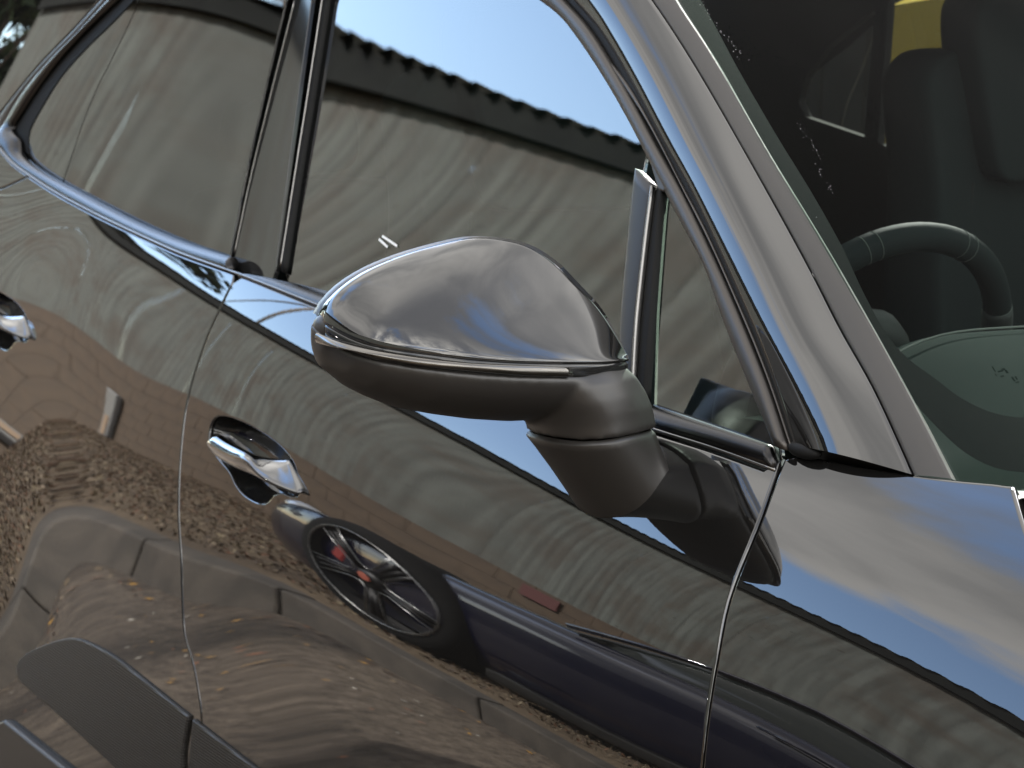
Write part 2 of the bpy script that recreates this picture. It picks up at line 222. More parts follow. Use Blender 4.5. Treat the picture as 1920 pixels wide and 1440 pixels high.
# ------------------------------------------------------------------ measured shape of the car's side (metres; x forward, y = 0 the car's centre line)
DATA = json.loads('''{"curves":{"b_gap":[[-1.7901,1.06],[-1.7932,1.0431],[-1.7951,1.0173],[-1.8021,0.9765],[-1.8046,0.9423],[-1.8052,0.9207],[-1.8045,0.8999],[-1.8028,0.8864],[-1.7996,0.8719],[-1.7613,0.7592],[-1.7553,0.7446],[-1.7335,0.6992],[-1.7198,0.6574],[-1.7064,0.6199],[-1.6992,0.607],[-1.6942,0.6017],[-1.6773,0.5885],[-1.6678,0.5781],[-1.6588,0.5664],[-1.6426,0.5387],[-1.6361,0.5235],[-1.6343,0.5165],[-1.6338,0.5104],[-1.6365,0.5011],[-1.6682,0.4339]],"f_gap":[[-0.6857,1.0289],[-0.669,0.9939],[-0.6612,0.9704],[-0.6536,0.9123],[-0.6454,0.8768],[-0.6421,0.8585],[-0.6344,0.8053],[-0.6309,0.7735]],"belt_lo":[[-2.8832,1.1691],[-2.8017,1.1492],[-2.7446,1.1327],[-2.7033,1.1248],[-2.6564,1.1175],[-2.5664,1.1052],[-2.4918,1.097],[-2.3869,1.0879],[-2.2861,1.0805],[-2.0179,1.0649],[-1.9599,1.0628],[-1.7886,1.0588],[-1.6983,1.0556],[-1.1697,1.0317],[-0.9545,1.0247],[-0.8566,1.0222],[-0.7717,1.0213],[-0.6848,1.0184]],"belt_up_f":[[-1.832,1.0726],[-1.4725,1.0562],[-1.2242,1.0468],[-0.9881,1.041],[-0.6995,1.0368]],"belt_up_r":[[-2.7636,1.1681],[-2.7501,1.1534],[-2.7382,1.1466],[-2.7219,1.1415],[-2.6778,1.1327],[-2.6269,1.1251],[-2.578,1.1191],[-2.2821,1.0914],[-2.2158,1.0859],[-2.1494,1.0815],[-2.085,1.0782],[-2.0006,1.0752],[-1.8372,1.0737]],"blade_top":[[-2.2357,0.4079],[-2.2396,0.4116],[-2.2417,0.416],[-2.2379,0.4243],[-2.2278,0.4343],[-2.2165,0.442],[-2.1844,0.459],[-2.1321,0.4822],[-2.0942,0.4969],[-2.0758,0.5031],[-2.0588,0.5079],[-2.0364,0.5124],[-2.0156,0.5148],[-1.9748,0.5185],[-1.9347,0.5209],[-1.884,0.5212],[-1.6384,0.5103],[-1.3748,0.4966]],"blade_bot":[[-2.2357,0.4079],[-2.231,0.404],[-2.2241,0.4006],[-2.2123,0.3987],[-2.0934,0.3921],[-1.9695,0.3826],[-1.8619,0.3732],[-1.7468,0.3609]],"sill":[[-2.2402,0.3393],[-2.2378,0.3458],[-2.2335,0.351],[-2.2245,0.352],[-2.1719,0.3491],[-1.9229,0.3293]],"rr_gap_lo":[[-2.3478,0.4455],[-2.3372,0.4425],[-2.3269,0.4384],[-2.3201,0.4332],[-2.2946,0.4017],[-2.2463,0.3555],[-2.2345,0.3412],[-2.21,0.3034],[-2.1852,0.2704]],"rr_gap_hi":[[-2.6552,1.1159],[-2.7223,1.0971],[-2.7632,1.0829],[-2.7826,1.0773],[-2.8526,1.0587]],"fender_top":[[-0.6855,1.0343],[-0.6273,1.0366],[-0.5522,1.0408],[-0.5075,1.0444],[-0.4471,1.051]],"hood_gap":[[-0.4471,1.051],[-0.3984,1.0204]],"win_in":[[-1.2998,1.4228],[-1.2447,1.4037],[-1.2163,1.3902],[-1.1413,1.3492],[-1.0617,1.3009],[-0.9899,1.2534],[-0.9254,1.2116],[-0.8818,1.1844],[-0.8685,1.1753],[-0.8571,1.1663],[-0.8207,1.1345],[-0.7395,1.0706],[-0.698,1.039]],"win_out":[[-1.2527,1.4234],[-1.1959,1.3974],[-1.16,1.3778],[-1.0666,1.3204],[-1.0066,1.2814],[-0.9466,1.2439],[-0.9109,1.2202],[-0.8428,1.1727],[-0.7496,1.1011],[-0.7183,1.0748],[-0.6771,1.0364]],"win_rub":[[-1.2338,1.4236],[-1.1767,1.3978],[-1.1411,1.3783],[-1.0741,1.3369],[-0.9911,1.2825],[-0.925,1.2415],[-0.8115,1.1606],[-0.7708,1.13],[-0.7216,1.0894],[-0.6709,1.0423]],"b_front":[[-1.7324,1.0701],[-1.7573,1.1589],[-1.7747,1.2275],[-1.7993,1.3369],[-1.815,1.416]],"b_front_out":[[-1.7217,1.0673],[-1.7453,1.1514],[-1.7607,1.213],[-1.7856,1.3295],[-1.8018,1.4162]],"b_rear":[[-1.8682,1.0699],[-1.8735,1.1525],[-1.8742,1.2015],[-1.8713,1.3051],[-1.8655,1.4149]],"strip_l":[[-0.9568,1.0491],[-0.9755,1.0931],[-0.9844,1.1165],[-1.023,1.2404],[-1.0268,1.2553],[-1.029,1.2689],[-1.0282,1.2735],[-1.0233,1.277]],"strip_m":[[-0.9298,1.0421],[-0.9487,1.0967],[-0.9561,1.1202],[-0.9784,1.2024],[-0.988,1.2408]],"strip_r":[[-0.9111,1.0401],[-0.9358,1.1232],[-0.9698,1.2238],[-0.9734,1.2379],[-0.9728,1.2421]],"rq_div":[[-2.552,1.1225],[-2.5337,1.1682],[-2.5195,1.2073],[-2.5074,1.233],[-2.4978,1.251],[-2.4876,1.268],[-2.4808,1.2775],[-2.4513,1.3136],[-2.4182,1.3579],[-2.4011,1.3833],[-2.3864,1.4079]],"rglass_edge":[[-2.7238,1.1441],[-2.7357,1.1575],[-2.7404,1.1643],[-2.7454,1.1735],[-2.7462,1.1835],[-2.7425,1.1911],[-2.736,1.1995],[-2.7275,1.2084],[-2.6909,1.2442],[-2.6709,1.2623],[-2.6486,1.2796],[-2.6365,1.2876],[-2.5968,1.3106],[-2.5543,1.3328],[-2.4668,1.3745],[-2.4035,1.4077]],"rtrim_in":[[-2.8073,1.1651],[-2.816,1.1722],[-2.8212,1.1797],[-2.8177,1.1859],[-2.8008,1.2],[-2.7661,1.2315],[-2.7452,1.2481],[-2.7104,1.2735],[-2.672,1.2987],[-2.6442,1.3149],[-2.6151,1.3306],[-2.5561,1.3606],[-2.4558,1.407]],"rtrim_out":[[-2.8676,1.1464],[-2.8729,1.1531],[-2.8761,1.1605],[-2.8738,1.1691],[-2.8678,1.1787],[-2.8535,1.1968],[-2.838,1.2134],[-2.8189,1.2308],[-2.7964,1.2476],[-2.7558,1.2728],[-2.7115,1.2972],[-2.68,1.313],[-2.5995,1.3512],[-2.4958,1.4065]],"rtrim_out2":[[-2.9196,1.1576],[-2.9249,1.1675],[-2.9262,1.1776],[-2.9182,1.1861],[-2.8541,1.2286],[-2.7862,1.2706],[-2.7416,1.2961],[-2.713,1.3109],[-2.6252,1.354],[-2.5275,1.4061]],"roof_side":[[-2.944,1.2698],[-2.8769,1.3125],[-2.8369,1.3364],[-2.784,1.3662],[-2.714,1.4038]],"seam":[[-0.5448,-0.772,1.0406],[-0.6238,-0.7523,1.0991],[-0.6895,-0.7386,1.1415],[-0.7505,-0.7256,1.1847],[-0.8573,-0.7051,1.2576],[-1.0203,-0.6773,1.3673],[-1.1141,-0.6639,1.4258]],"strip_out":[[-0.5135,-0.7578,1.0427],[-0.5992,-0.7372,1.1026],[-0.737,-0.7085,1.1942],[-0.8882,-0.6814,1.2918],[-1.0013,-0.6621,1.3694],[-1.0909,-0.6489,1.4266]],"pil_a":[[-0.6709,-0.7947,1.0423],[-0.7216,-0.7815,1.0894],[-0.7708,-0.7696,1.13],[-0.925,-0.7356,1.2415],[-0.9911,-0.7231,1.2825],[-1.0741,-0.707,1.3369],[-1.1411,-0.6953,1.3783],[-1.1767,-0.69,1.3978],[-1.2338,-0.6835,1.4236]],"pocket":[[-1.715,0.8749],[-1.7128,0.8801],[-1.7095,0.8849],[-1.6987,0.8901],[-1.684,0.8927],[-1.6593,0.8946],[-1.6305,0.8952],[-1.5992,0.8941],[-1.5522,0.8908],[-1.5308,0.8883],[-1.5075,0.8845],[-1.485,0.8792],[-1.4757,0.876],[-1.467,0.8718],[-1.4595,0.867],[-1.4532,0.8622],[-1.4427,0.8519],[-1.4399,0.847],[-1.4438,0.8422],[-1.4575,0.8399],[-1.4792,0.8392],[-1.4935,0.8355],[-1.5026,0.831],[-1.5086,0.8244],[-1.5183,0.8183],[-1.5262,0.8162],[-1.5356,0.8149],[-1.5503,0.8143],[-1.5655,0.8147],[-1.5788,0.8159],[-1.5911,0.818],[-1.6015,0.8208],[-1.6107,0.8241],[-1.6245,0.8314],[-1.6311,0.8339],[-1.6383,0.8361],[-1.6715,0.8434],[-1.6836,0.8469],[-1.694,0.8509],[-1.7028,0.8554],[-1.7092,0.8604],[-1.7134,0.8657],[-1.7147,0.8703]],"h_in":[[-1.6639,-0.9067,0.8741],[-1.648,-0.9074,0.873],[-1.6321,-0.908,0.8721],[-1.6161,-0.9085,0.8716],[-1.6002,-0.909,0.8714],[-1.5853,-0.909,0.8709],[-1.5715,-0.9086,0.8704],[-1.5576,-0.908,0.8703],[-1.5438,-0.9072,0.8712],[-1.5314,-0.9055,0.8724],[-1.5203,-0.9033,0.8738],[-1.5095,-0.901,0.8755],[-1.4989,-0.8987,0.8773],[-1.4883,-0.8963,0.879]],"h_crest":[[-1.662,-0.9214,0.8712],[-1.6348,-0.9241,0.8707],[-1.608,-0.9268,0.8704],[-1.5809,-0.9291,0.8712],[-1.5539,-0.9311,0.8729],[-1.5312,-0.9316,0.8732],[-1.5152,-0.9307,0.8702],[-1.5021,-0.9304,0.8648],[-1.4873,-0.9297,0.8608],[-1.4738,-0.9272,0.858],[-1.4623,-0.9233,0.8555],[-1.4506,-0.9192,0.8537],[-1.4388,-0.915,0.8524],[-1.4271,-0.9107,0.8514]],"h_lo":[[-1.6839,-0.9144,0.859],[-1.6679,-0.9178,0.8524],[-1.6452,-0.9202,0.8496],[-1.6202,-0.9221,0.8487],[-1.595,-0.9238,0.8486],[-1.5724,-0.9242,0.8486],[-1.5528,-0.9231,0.8483],[-1.5335,-0.9219,0.8484],[-1.5144,-0.9207,0.8486],[-1.4978,-0.9186,0.8479],[-1.4831,-0.9156,0.8469],[-1.4685,-0.9125,0.8463],[-1.454,-0.9093,0.8462],[-1.4396,-0.9061,0.8461]],"m_part":[[-0.838,-0.8594,1.0964],[-0.832,-0.8664,1.0972],[-0.826,-0.8904,1.0978],[-0.824,-0.9456,1.1009],[-0.832,-1.003,1.1044],[-0.85,-1.054,1.1094],[-0.88,-1.0974,1.1144],[-0.905,-1.111,1.118],[-0.94,-1.1207,1.1263],[-0.955,-1.1166,1.1274]],"a_seam":[[-0.8195,-0.838,1.0325],[-0.8111,-0.868,1.0315],[-0.8133,-0.895,1.0281],[-0.8319,-0.915,1.0244],[-0.8654,-0.926,1.0224],[-0.9178,-0.918,1.0186]],"lens_t":[[-0.823,-0.9374,1.0949],[-0.825,-0.9655,1.0974],[-0.841,-1.0384,1.1019],[-0.879,-1.0978,1.1094],[-0.913,-1.1174,1.1133],[-0.95,-1.1219,1.1157]],"lens_b":[[-0.823,-0.9325,1.0864],[-0.825,-0.9651,1.0883],[-0.831,-1.003,1.0917],[-0.855,-1.0705,1.099],[-0.889,-1.1125,1.1072],[-0.914,-1.122,1.1076],[-0.95,-1.1206,1.1055]]},"body":{"x0":-3.2,"z0":0.1,"dx":0.3,"dz":0.1,"c":[[1.2939,1.243,1.1922,1.1418,1.0921,1.044,0.9987,0.9577,0.9229,0.8961,0.8786,0.8715,0.8752,0.8899,0.9153],[1.2353,1.192,1.1492,1.1069,1.0651,1.0241,0.9845,0.9474,0.9143,0.8869,0.8664,0.8532,0.8471,0.8481,0.8562],[1.1757,1.1407,1.106,1.0716,1.0377,1.0041,0.9706,0.9375,0.9063,0.8791,0.8562,0.8366,0.8197,0.8054,0.7933],[1.1138,1.0891,1.0631,1.0362,1.0091,0.9823,0.9555,0.9278,0.9007,0.8772,0.8496,0.8225,0.7936,0.7604,0.7224],[1.0482,1.0365,1.0212,1.0023,0.9802,0.9575,0.9394,0.9254,0.9037,0.8831,0.8565,0.8165,0.7694,0.7112,0.6392],[0.9787,0.9806,0.9783,0.9718,0.9619,0.9504,0.9392,0.9278,0.9149,0.8865,0.8563,0.8139,0.7497,0.6587,0.5403],[0.9077,0.9239,0.9352,0.942,0.9446,0.9432,0.9369,0.9268,0.9154,0.8923,0.8623,0.808,0.7208,0.5976,0.4387],[0.8354,0.8667,0.8921,0.9114,0.9232,0.9265,0.9236,0.9222,0.9141,0.8895,0.8544,0.7876,0.6768,0.5264,0.3394],[0.7624,0.8091,0.8478,0.8784,0.9012,0.9167,0.9244,0.9226,0.9108,0.8821,0.8448,0.7501,0.6185,0.4513,0.2474],[0.6887,0.7514,0.8037,0.8459,0.8789,0.904,0.921,0.9256,0.9164,0.8894,0.8403,0.7294,0.5753,0.3864,0.1632],[0.6142,0.6936,0.7607,0.8155,0.8575,0.8856,0.8999,0.9041,0.8992,0.8744,0.8159,0.7029,0.5412,0.3362,0.0897],[0.5394,0.6363,0.7184,0.7857,0.838,0.8759,0.9001,0.9088,0.8947,0.8492,0.7851,0.6754,0.5099,0.2931,0.0279],[0.4645,0.5793,0.6771,0.7583,0.823,0.8713,0.902,0.9112,0.893,0.8417,0.7571,0.6356,0.4675,0.248,-0.0237],[0.3895,0.5229,0.6375,0.7334,0.8103,0.8673,0.9016,0.9095,0.8865,0.8289,0.7342,0.6002,0.4234,0.2002,-0.0711],[0.3148,0.4674,0.5991,0.7098,0.7982,0.8625,0.8997,0.9061,0.8785,0.814,0.7105,0.5665,0.3811,0.1529,-0.1184],[0.2404,0.4125,0.5614,0.6865,0.786,0.8572,0.897,0.9022,0.87,0.7984,0.6862,0.5332,0.3398,0.1066,-0.1661]]},"fg":[-1.1,0.7719,0.0031,0.0396,-0.2557,0.0323,-0.0748,-0.2618,-0.0599,0.0032],"rg":[-2.3,0.8,-0.0097,0.0263,-0.1972,-0.0206,-0.0214,0.0334,-0.0426,0.021],"bp":[-1.83,0.79,-0.0179,0.297,-0.2419,-0.0302,0.0164,0.0181,0.4141,-0.0278]}''')
CV = {k: np.array(v) for k, v in DATA['curves'].items()}
class Spline:
    def __init__(s, d): s.x0, s.z0, s.dx, s.dz = d['x0'], d['z0'], d['dx'], d['dz']; s.c = np.array(d['c']); s.nx, s.nz = s.c.shape
    @staticmethod
    def bs(u):
        return (np.stack([(1 - u) ** 3, 3 * u ** 3 - 6 * u ** 2 + 4, -3 * u ** 3 + 3 * u ** 2 + 3 * u + 1, u ** 3], -1) / 6,
                np.stack([-3 * (1 - u) ** 2, 9 * u ** 2 - 12 * u, -9 * u ** 2 + 6 * u + 3, 3 * u ** 2], -1) / 6)
    def __call__(s, x, z):
        x = np.atleast_1d(np.asarray(x, float)); z = np.atleast_1d(np.asarray(z, float))
        a = np.clip((x - s.x0) / s.dx, 0, s.nx - 3 - 1e-9); b = np.clip((z - s.z0) / s.dz, 0, s.nz - 3 - 1e-9)
        i = a.astype(int); j = b.astype(int); wx, dx = s.bs(a - i); wz, dz = s.bs(b - j)
        G = s.c[(i[:, None] + np.arange(4))[:, :, None], (j[:, None] + np.arange(4))[:, None, :]]
        return np.einsum('ni,nj,nij->n', wx, wz, G), np.einsum('ni,nj,nij->n', dx, wz, G) / s.dx, np.einsum('ni,nj,nij->n', wx, dz, G) / s.dz
class Quad:
    def __init__(s, c): s.x0 = c[0]; s.c = c[1:]
    def __call__(s, x, z):
        c = s.c; X = np.atleast_1d(np.asarray(x, float)) - s.x0; Z = np.atleast_1d(np.asarray(z, float)) - 1.1
        return (c[0] + c[1] * X + c[2] * X * X + c[3] * Z + c[4] * Z * X + c[5] * Z * Z + c[6] * Z * Z * X + c[7] * Z * X * X + c[8] * X ** 3,
                c[1] + 2 * c[2] * X + c[4] * Z + c[6] * Z * Z + 2 * c[7] * Z * X + 3 * c[8] * X * X, c[3] + c[4] * X + 2 * c[5] * Z + 2 * c[6] * Z * X + c[7] * X * X)
BODY = Spline(DATA['body']); FG = Quad(DATA['fg']); RG = Quad(DATA['rg']); BP = Quad(DATA['bp'])
def p3(surf, P, off=0.0, sgn=1):
    P = np.asarray(P, float); w, wx, wz = surf(P[:, 0], P[:, 1]); n = np.stack([-wx, -np.ones_like(w), -wz], 1); n /= np.linalg.norm(n, axis=1)[:, None]
    Q = np.stack([P[:, 0], -w, P[:, 1]], 1) + n * off
    return (Q, n) if sgn > 0 else (Q * [1, -1, 1], n * [1, -1, 1])

def area(P): return 0.5 * np.sum(P[:, 0] * np.roll(P[:, 1], -1) - np.roll(P[:, 0], -1) * P[:, 1])
def offset_poly(P):
    """outward unit miter vectors of a counter-clockwise outline"""
    a = P - np.roll(P, 1, 0); b = np.roll(P, -1, 0) - P; a /= np.linalg.norm(a, axis=1)[:, None] + 1e-12; b /= np.linalg.norm(b, axis=1)[:, None] + 1e-12
    na = np.stack([a[:, 1], -a[:, 0]], 1); nb = np.stack([b[:, 1], -b[:, 0]], 1); m = na + nb; L = np.linalg.norm(m, axis=1)[:, None]; m = m / np.maximum(L, 0.35)
    return m / np.maximum(np.sum(m * na, 1)[:, None], 0.6) * 1.0
def dense(P, step):
    P = np.asarray(P, float); out = []
    for i in range(len(P)):
        a, b = P[i], P[(i + 1) % len(P)]; k = max(1, int(np.ceil(np.linalg.norm(b - a) / step)))
        out += [a + (b - a) * t / k for t in range(k)]
    out = np.array(out); keep = np.linalg.norm(out - np.roll(out, 1, 0), axis=1) > 4e-4; return out[keep]
def inside(P, Q):
    x, y = Q[:, 0], Q[:, 1]; r = np.zeros(len(Q), bool)
    for i in range(len(P)):
        x1, y1 = P[i]; x2, y2 = P[i - 1]
        c = ((y1 > y) != (y2 > y)) & (x < (x2 - x1) * (y - y1) / (y2 - y1 + 1e-15) + x1); r ^= c
    return r
def panel(name, outline, surf, mat, parent, holes=(), step=0.02, r=0.0025, depth=0.012, off=0.0, sgn=1, edge=0.008):
    loops = []
    for k, L in enumerate([outline] + list(holes)):
        L = dense(L, edge)
        if (area(L) > 0) != (k == 0): L = L[::-1]
        loops.append((L, offset_poly(L)))
    ins = [L - m * r for L, m in loops]
    lo = ins[0].min(0); hi = ins[0].max(0)
    gx, gz = np.meshgrid(np.arange(lo[0] + step * .5, hi[0], step), np.arange(lo[1] + step * .5, hi[1], step)); G = np.stack([gx.ravel(), gz.ravel()], 1)
    ok = inside(ins[0], G)
    for h in ins[1:]: ok &= ~inside(h, G)
    G = G[ok]
    allp = np.vstack(ins)
    if len(G):
        near = np.min(np.linalg.norm(G[:, None] - allp[None], axis=2), axis=1) if len(G) * len(allp) < 4e7 else np.ones(len(G))
        G = G[near > step * .45]
    pts = np.vstack([allp, G]); con = []; s0 = 0; faces_in = []
    for h in ins: con += [(s0 + i, s0 + (i + 1) % len(h)) for i in range(len(h))]; s0 += len(h)
    vo, eo, fo, ov, oe, of = delaunay_2d_cdt([Vector(map(float, p)) for p in pts], con, [], 0, 1e-7)
    vo = np.array([tuple(v) for v in vo]); orig = {}
    for i, l in enumerate(ov):
        for q in l: orig[q] = i
    cen = np.array([vo[list(f)].mean(0) for f in fo]); ok = inside(ins[0], cen)
    for h in ins[1:]: ok &= ~inside(h, cen)
    P, n = p3(surf, vo, off); V = [P]; NN = [n]; F = []
    for f, k in zip(fo, ok):
        if k:
            f = list(f); a = area(vo[f]); F.append(tuple(f if a > 0 else f[::-1]))
    cnt = len(vo); s0 = 0
    for (L, m), h in zip(loops, ins):
        k = len(h); prev = [orig[s0 + i] for i in range(k)]; s0 += k
        for th in (30, 60, 90, None):
            a = rad(th if th else 90); q2 = h + m * r * math.sin(a); Q, nq = p3(surf, q2, off)
            w, wx, wz = surf(q2[:, 0], q2[:, 1]); m3 = np.stack([m[:, 0], -(wx * m[:, 0] + wz * m[:, 1]), m[:, 1]], 1); m3 /= np.linalg.norm(m3, axis=1)[:, None]
            Q = Q - nq * (r * (1 - math.cos(a)) if th else depth); V.append(Q); NN.append(nq * math.cos(a) + m3 * math.sin(a))
            cur = list(range(cnt, cnt + k)); cnt += k
            F += [(prev[i], cur[i], cur[(i + 1) % k], prev[(i + 1) % k]) for i in range(k)]; prev = cur
    V = np.vstack(V); NN = np.vstack(NN)
    if sgn < 0: V = V * [1, -1, 1]; NN = NN * [1, -1, 1]; F = [f[::-1] for f in F]
    return mesh(name, V, F, mat, parent, True, NN)
def strip(name, A, B, mat, parent, h=0.003, skirt=0.008, n=None, k=9, power=0.6, step=0.012):
    """a convex moulding lofted between two 3-D edge curves"""
    A, B = np.asarray(A), np.asarray(B)
    if n is None: n = max(8, int(np.linalg.norm(np.diff(A, axis=0), axis=1).sum() / step))
    A = resample(A, n); B = resample(B, n); ctr = (A + B) / 2; t = np.gradient(ctr, axis=0); d = B - A
    nn = np.cross(t, d); nn /= np.linalg.norm(nn, axis=1)[:, None]
    if (nn[:, 1].mean() > 0): nn = -nn
    rows = [A - nn * skirt]
    for s in np.linspace(0, 1, k): rows.append(A + d * s + nn * h * math.sin(math.pi * s) ** power)
    rows.append(B - nn * skirt); V, F = grid(np.array(rows)); m_ = len(rows); F += [tuple(q * n for q in range(m_)), tuple(q * n + n - 1 for q in range(m_))[::-1]]
    o = fix_normals(mesh(name, V, F, mat, parent)); return o

# ------------------------------------------------------------------ ground, shed and street (the place the paint and the glass reflect)
def ground_mat(name, c1, c2, c3, sc, rough, bump):
    m, t, p = newmat(name); co = N(t, 'ShaderNodeTexCoord').outputs['Object']
    a = maprange(t, noise(t, co, sc, 8, 0.7), 0.3, 0.7); b = maprange(t, noise(t, co, sc * 0.06, 5, 0.6, 0.4), 0.35, 0.65)
    t.links.new(mixc(t, b, mixc(t, a, c1, c2), mixc(t, a, c2, c3)), p.inputs['Base Color']); p.inputs['Roughness'].default_value = rough
    bp = N(t, 'ShaderNodeBump'); bp.inputs['Strength'].default_value = bump; bp.inputs['Distance'].default_value = 0.01
    t.links.new(noise(t, co, sc * 1.5, 6, 0.7), bp.inputs['Height']); t.links.new(bp.outputs[0], p.inputs['Normal']); return m
ROADM = ground_mat('worn_asphalt', (0.017, 0.0125, 0.009), (0.064, 0.048, 0.035), (0.19, 0.15, 0.11), 20.0, 0.9, 0.8)
VERGEM = ground_mat('leaf_litter_soil', (0.055, 0.036, 0.022), (0.12, 0.085, 0.051), (0.18, 0.132, 0.082), 16.0, 1.0, 0.8)
def plane(name, x0, x1, y0, y1, z, mat, kind, nx=2, ny=2, dz=0.0):
    xs = np.linspace(x0, x1, nx); ys = np.linspace(y0, y1, ny)
    rows = [[(x, y, z + (RNG.uniform(-dz, dz) if dz else 0)) for y in ys] for x in xs]; V, F = grid(rows)
    o = fix_normals(mesh(name, V, F, mat, None, True)); o['kind'] = kind
    return o
plane('ground', -400, 400, -400, 400, -0.02, ROADM, 'structure')
plane('road', -60, 60, -2.40, 12, 0.0, ROADM, 'structure')
plane('verge', -40, 24, -5.60, -2.515, 0.118, VERGEM, 'structure', 128, 14, 0.014)
CONC = pbr('kerb_concrete', (0.085, 0.072, 0.058), 0.9, bump=(60, 0.4, 0.004), var=(6.0, (0.05, 0.043, 0.035)))
kerb = empty('kerb', (0, -2.46, 0)); kerb['kind'] = 'structure'
k0 = None
for i in range(34):
    x = -4.20 - 0.915 * 18 + i * 0.915
    if k0 is None:
        k0 = box('kerb_stone', (-0.453, -0.06, -0.05), (0.453, 0.06, 0.135), CONC, kerb, 0.012, 2); k = k0
    else:
        k = k0.copy(); COL.objects.link(k)
    k.location = (x + 0.4575, RNG.uniform(-.002, .002), RNG.uniform(-.003, .003))
# fallen leaves, counted by nobody
def scatter(name, n, fn, size, mats, kind='stuff', tilt=0.6):
    V = []; F = []; MI = []
    for i in range(n):
        x, y, z = fn(); s = size * random.uniform(0.5, 1.4); a = random.uniform(0, 6.28); e1 = Vector((math.cos(a), math.sin(a), random.uniform(-tilt, tilt))); e2 = Vector((-math.sin(a), math.cos(a), random.uniform(-tilt, tilt)))
        c = Vector((x, y, z)); b = len(V); V += [tuple(c - e1 * s), tuple(c + e2 * s * .45 + e1 * .1 * s), tuple(c + e1 * s), tuple(c - e2 * s * .45)]; F += [(b, b + 1, b + 2, b + 3)]; MI.append(random.randrange(len(mats)))
    o = mesh(name, V, F, mats[0], None, False)
    for m in mats[1:]: o.data.materials.append(m)
    o.data.polygons.foreach_set('material_index', MI); o['kind'] = kind; return o
LEAFM = [pbr('leaf_brown_%s' % n, c, 0.8) for n, c in (('dark', (.042, .028, .017)), ('mid', (.11, .072, .042)), ('pale', (.20, .15, .097)), ('rust', (.14, .058, .026)), ('straw', (.26, .205, .127)), ('umber', (.062, .04, .025)))]
scatter('leaf_litter', 60000, lambda: (random.uniform(-17, 1), random.uniform(-5.4, -2.6), 0.125 + random.random() * 0.02), 0.011, LEAFM, tilt=1.4)
ROADLEAF = [pbr('leaf_yellow', (.50, .27, .05), 0.7), pbr('leaf_ochre', (.32, .19, .07), 0.7), pbr('leaf_pale', (.60, .56, .48), 0.7), pbr('leaf_rust', (.34, .14, .07), 0.7)]
def road_leaf():
    x = random.gauss(-3.7, 0.55); return x, random.gauss(-2.06, 0.10), 0.006
scatter('road_leaves', 46, road_leaf, 0.011, ROADLEAF, tilt=0.2)
scatter('road_leaves', 160, lambda: (random.uniform(-9, -1.2), random.uniform(-2.38, -1.3), 0.006), 0.008, ROADLEAF[1:] + LEAFM[:2], tilt=0.2)
scatter('kerb_leaves', 240, lambda: (random.uniform(-12, 0), -2.38 + abs(random.gauss(0, .05)), 0.006), 0.016, [ROADLEAF[0]] + LEAFM[1:4], tilt=0.3)
# --- shed
def sheet_mat():
    m, t, p = newmat('weathered_fibre_cement'); co = N(t, 'ShaderNodeTexCoord').outputs['Object']
    oi = N(t, 'ShaderNodeObjectInfo'); add = N(t, 'ShaderNodeVectorMath', operation='ADD'); t.links.new(co, add.inputs[0])
    cx = N(t, 'ShaderNodeCombineXYZ'); t.links.new(math_(t, 'MULTIPLY', oi.outputs['Random'], 37.0), cx.inputs[0]); t.links.new(cx.outputs[0], add.inputs[1])
    v = add.outputs[0]
    streak = maprange(t, noise(t, v, 1.0, 6, 0.65, 0.2, stretch=(16, 16, 0.9)), 0.35, 0.7); blot = maprange(t, noise(t, v, 1.6, 6, 0.6), 0.42, 0.68); spot = maprange(t, noise(t, v, 9.0, 5, 0.6), 0.62, 0.72)
    c = mixc(t, streak, (0.150, 0.164, 0.147), (0.068, 0.074, 0.066)); c = mixc(t, math_(t, 'MULTIPLY', blot, 0.7), c, (0.075, 0.055, 0.038)); c = mixc(t, math_(t, 'MULTIPLY', spot, 0.8), c, (0.035, 0.032, 0.026))
    tint = mixc(t, math_(t, 'MULTIPLY', oi.outputs['Random'], 0.35), c, (0.095, 0.1, 0.09)); sx = N(t, 'ShaderNodeSeparateXYZ'); t.links.new(co, sx.inputs[0]); trough = maprange(t, math_(t, 'COSINE', math_(t, 'MULTIPLY', sx.outputs[0], 2 * math.pi / 0.146)), -0.9, 0.7, 0.92, 1.0)  # corrugation shading painted in: colour drops along each trough
    trough_shade = N(t, 'ShaderNodeMix', data_type='RGBA', blend_type='MULTIPLY'); trough_shade.inputs[0].default_value = 1.0; t.links.new(tint, trough_shade.inputs[6]); t.links.new(trough, trough_shade.inputs[7])
    t.links.new(trough_shade.outputs[2], p.inputs['Base Color']); p.inputs['Roughness'].default_value = 0.9; return m
SHEET = sheet_mat(); ROOFSHADE = pbr('shade_dark_roof_sheet', (0.014, 0.016, 0.012), 0.95, 0.0, 0.2, var=(5.0, (0.03, 0.029, 0.022))); DARKWOOD = pbr('dark_timber', (0.0035, 0.0045, 0.004), 0.85, 0.0, 0.15, bump=(30, .3, .004), var=(3.0, (0.009, 0.011, 0.0095))); BLOCKM = pbr('brown_painted_block', (0.085, 0.056, 0.033), 0.85, bump=(40, .3, .004), var=(3.5, (0.058, 0.039, 0.024)))  # roof sheet near black: the shade of a back-lit edge put into its colour
shed = empty('shed', (-10, -6.5, 0)); tag(shed, 'long low shed of weathered grey corrugated sheets on a brown block plinth', 'shed')
SX, SY = -10.0, -6.5
PITCH = 0.146
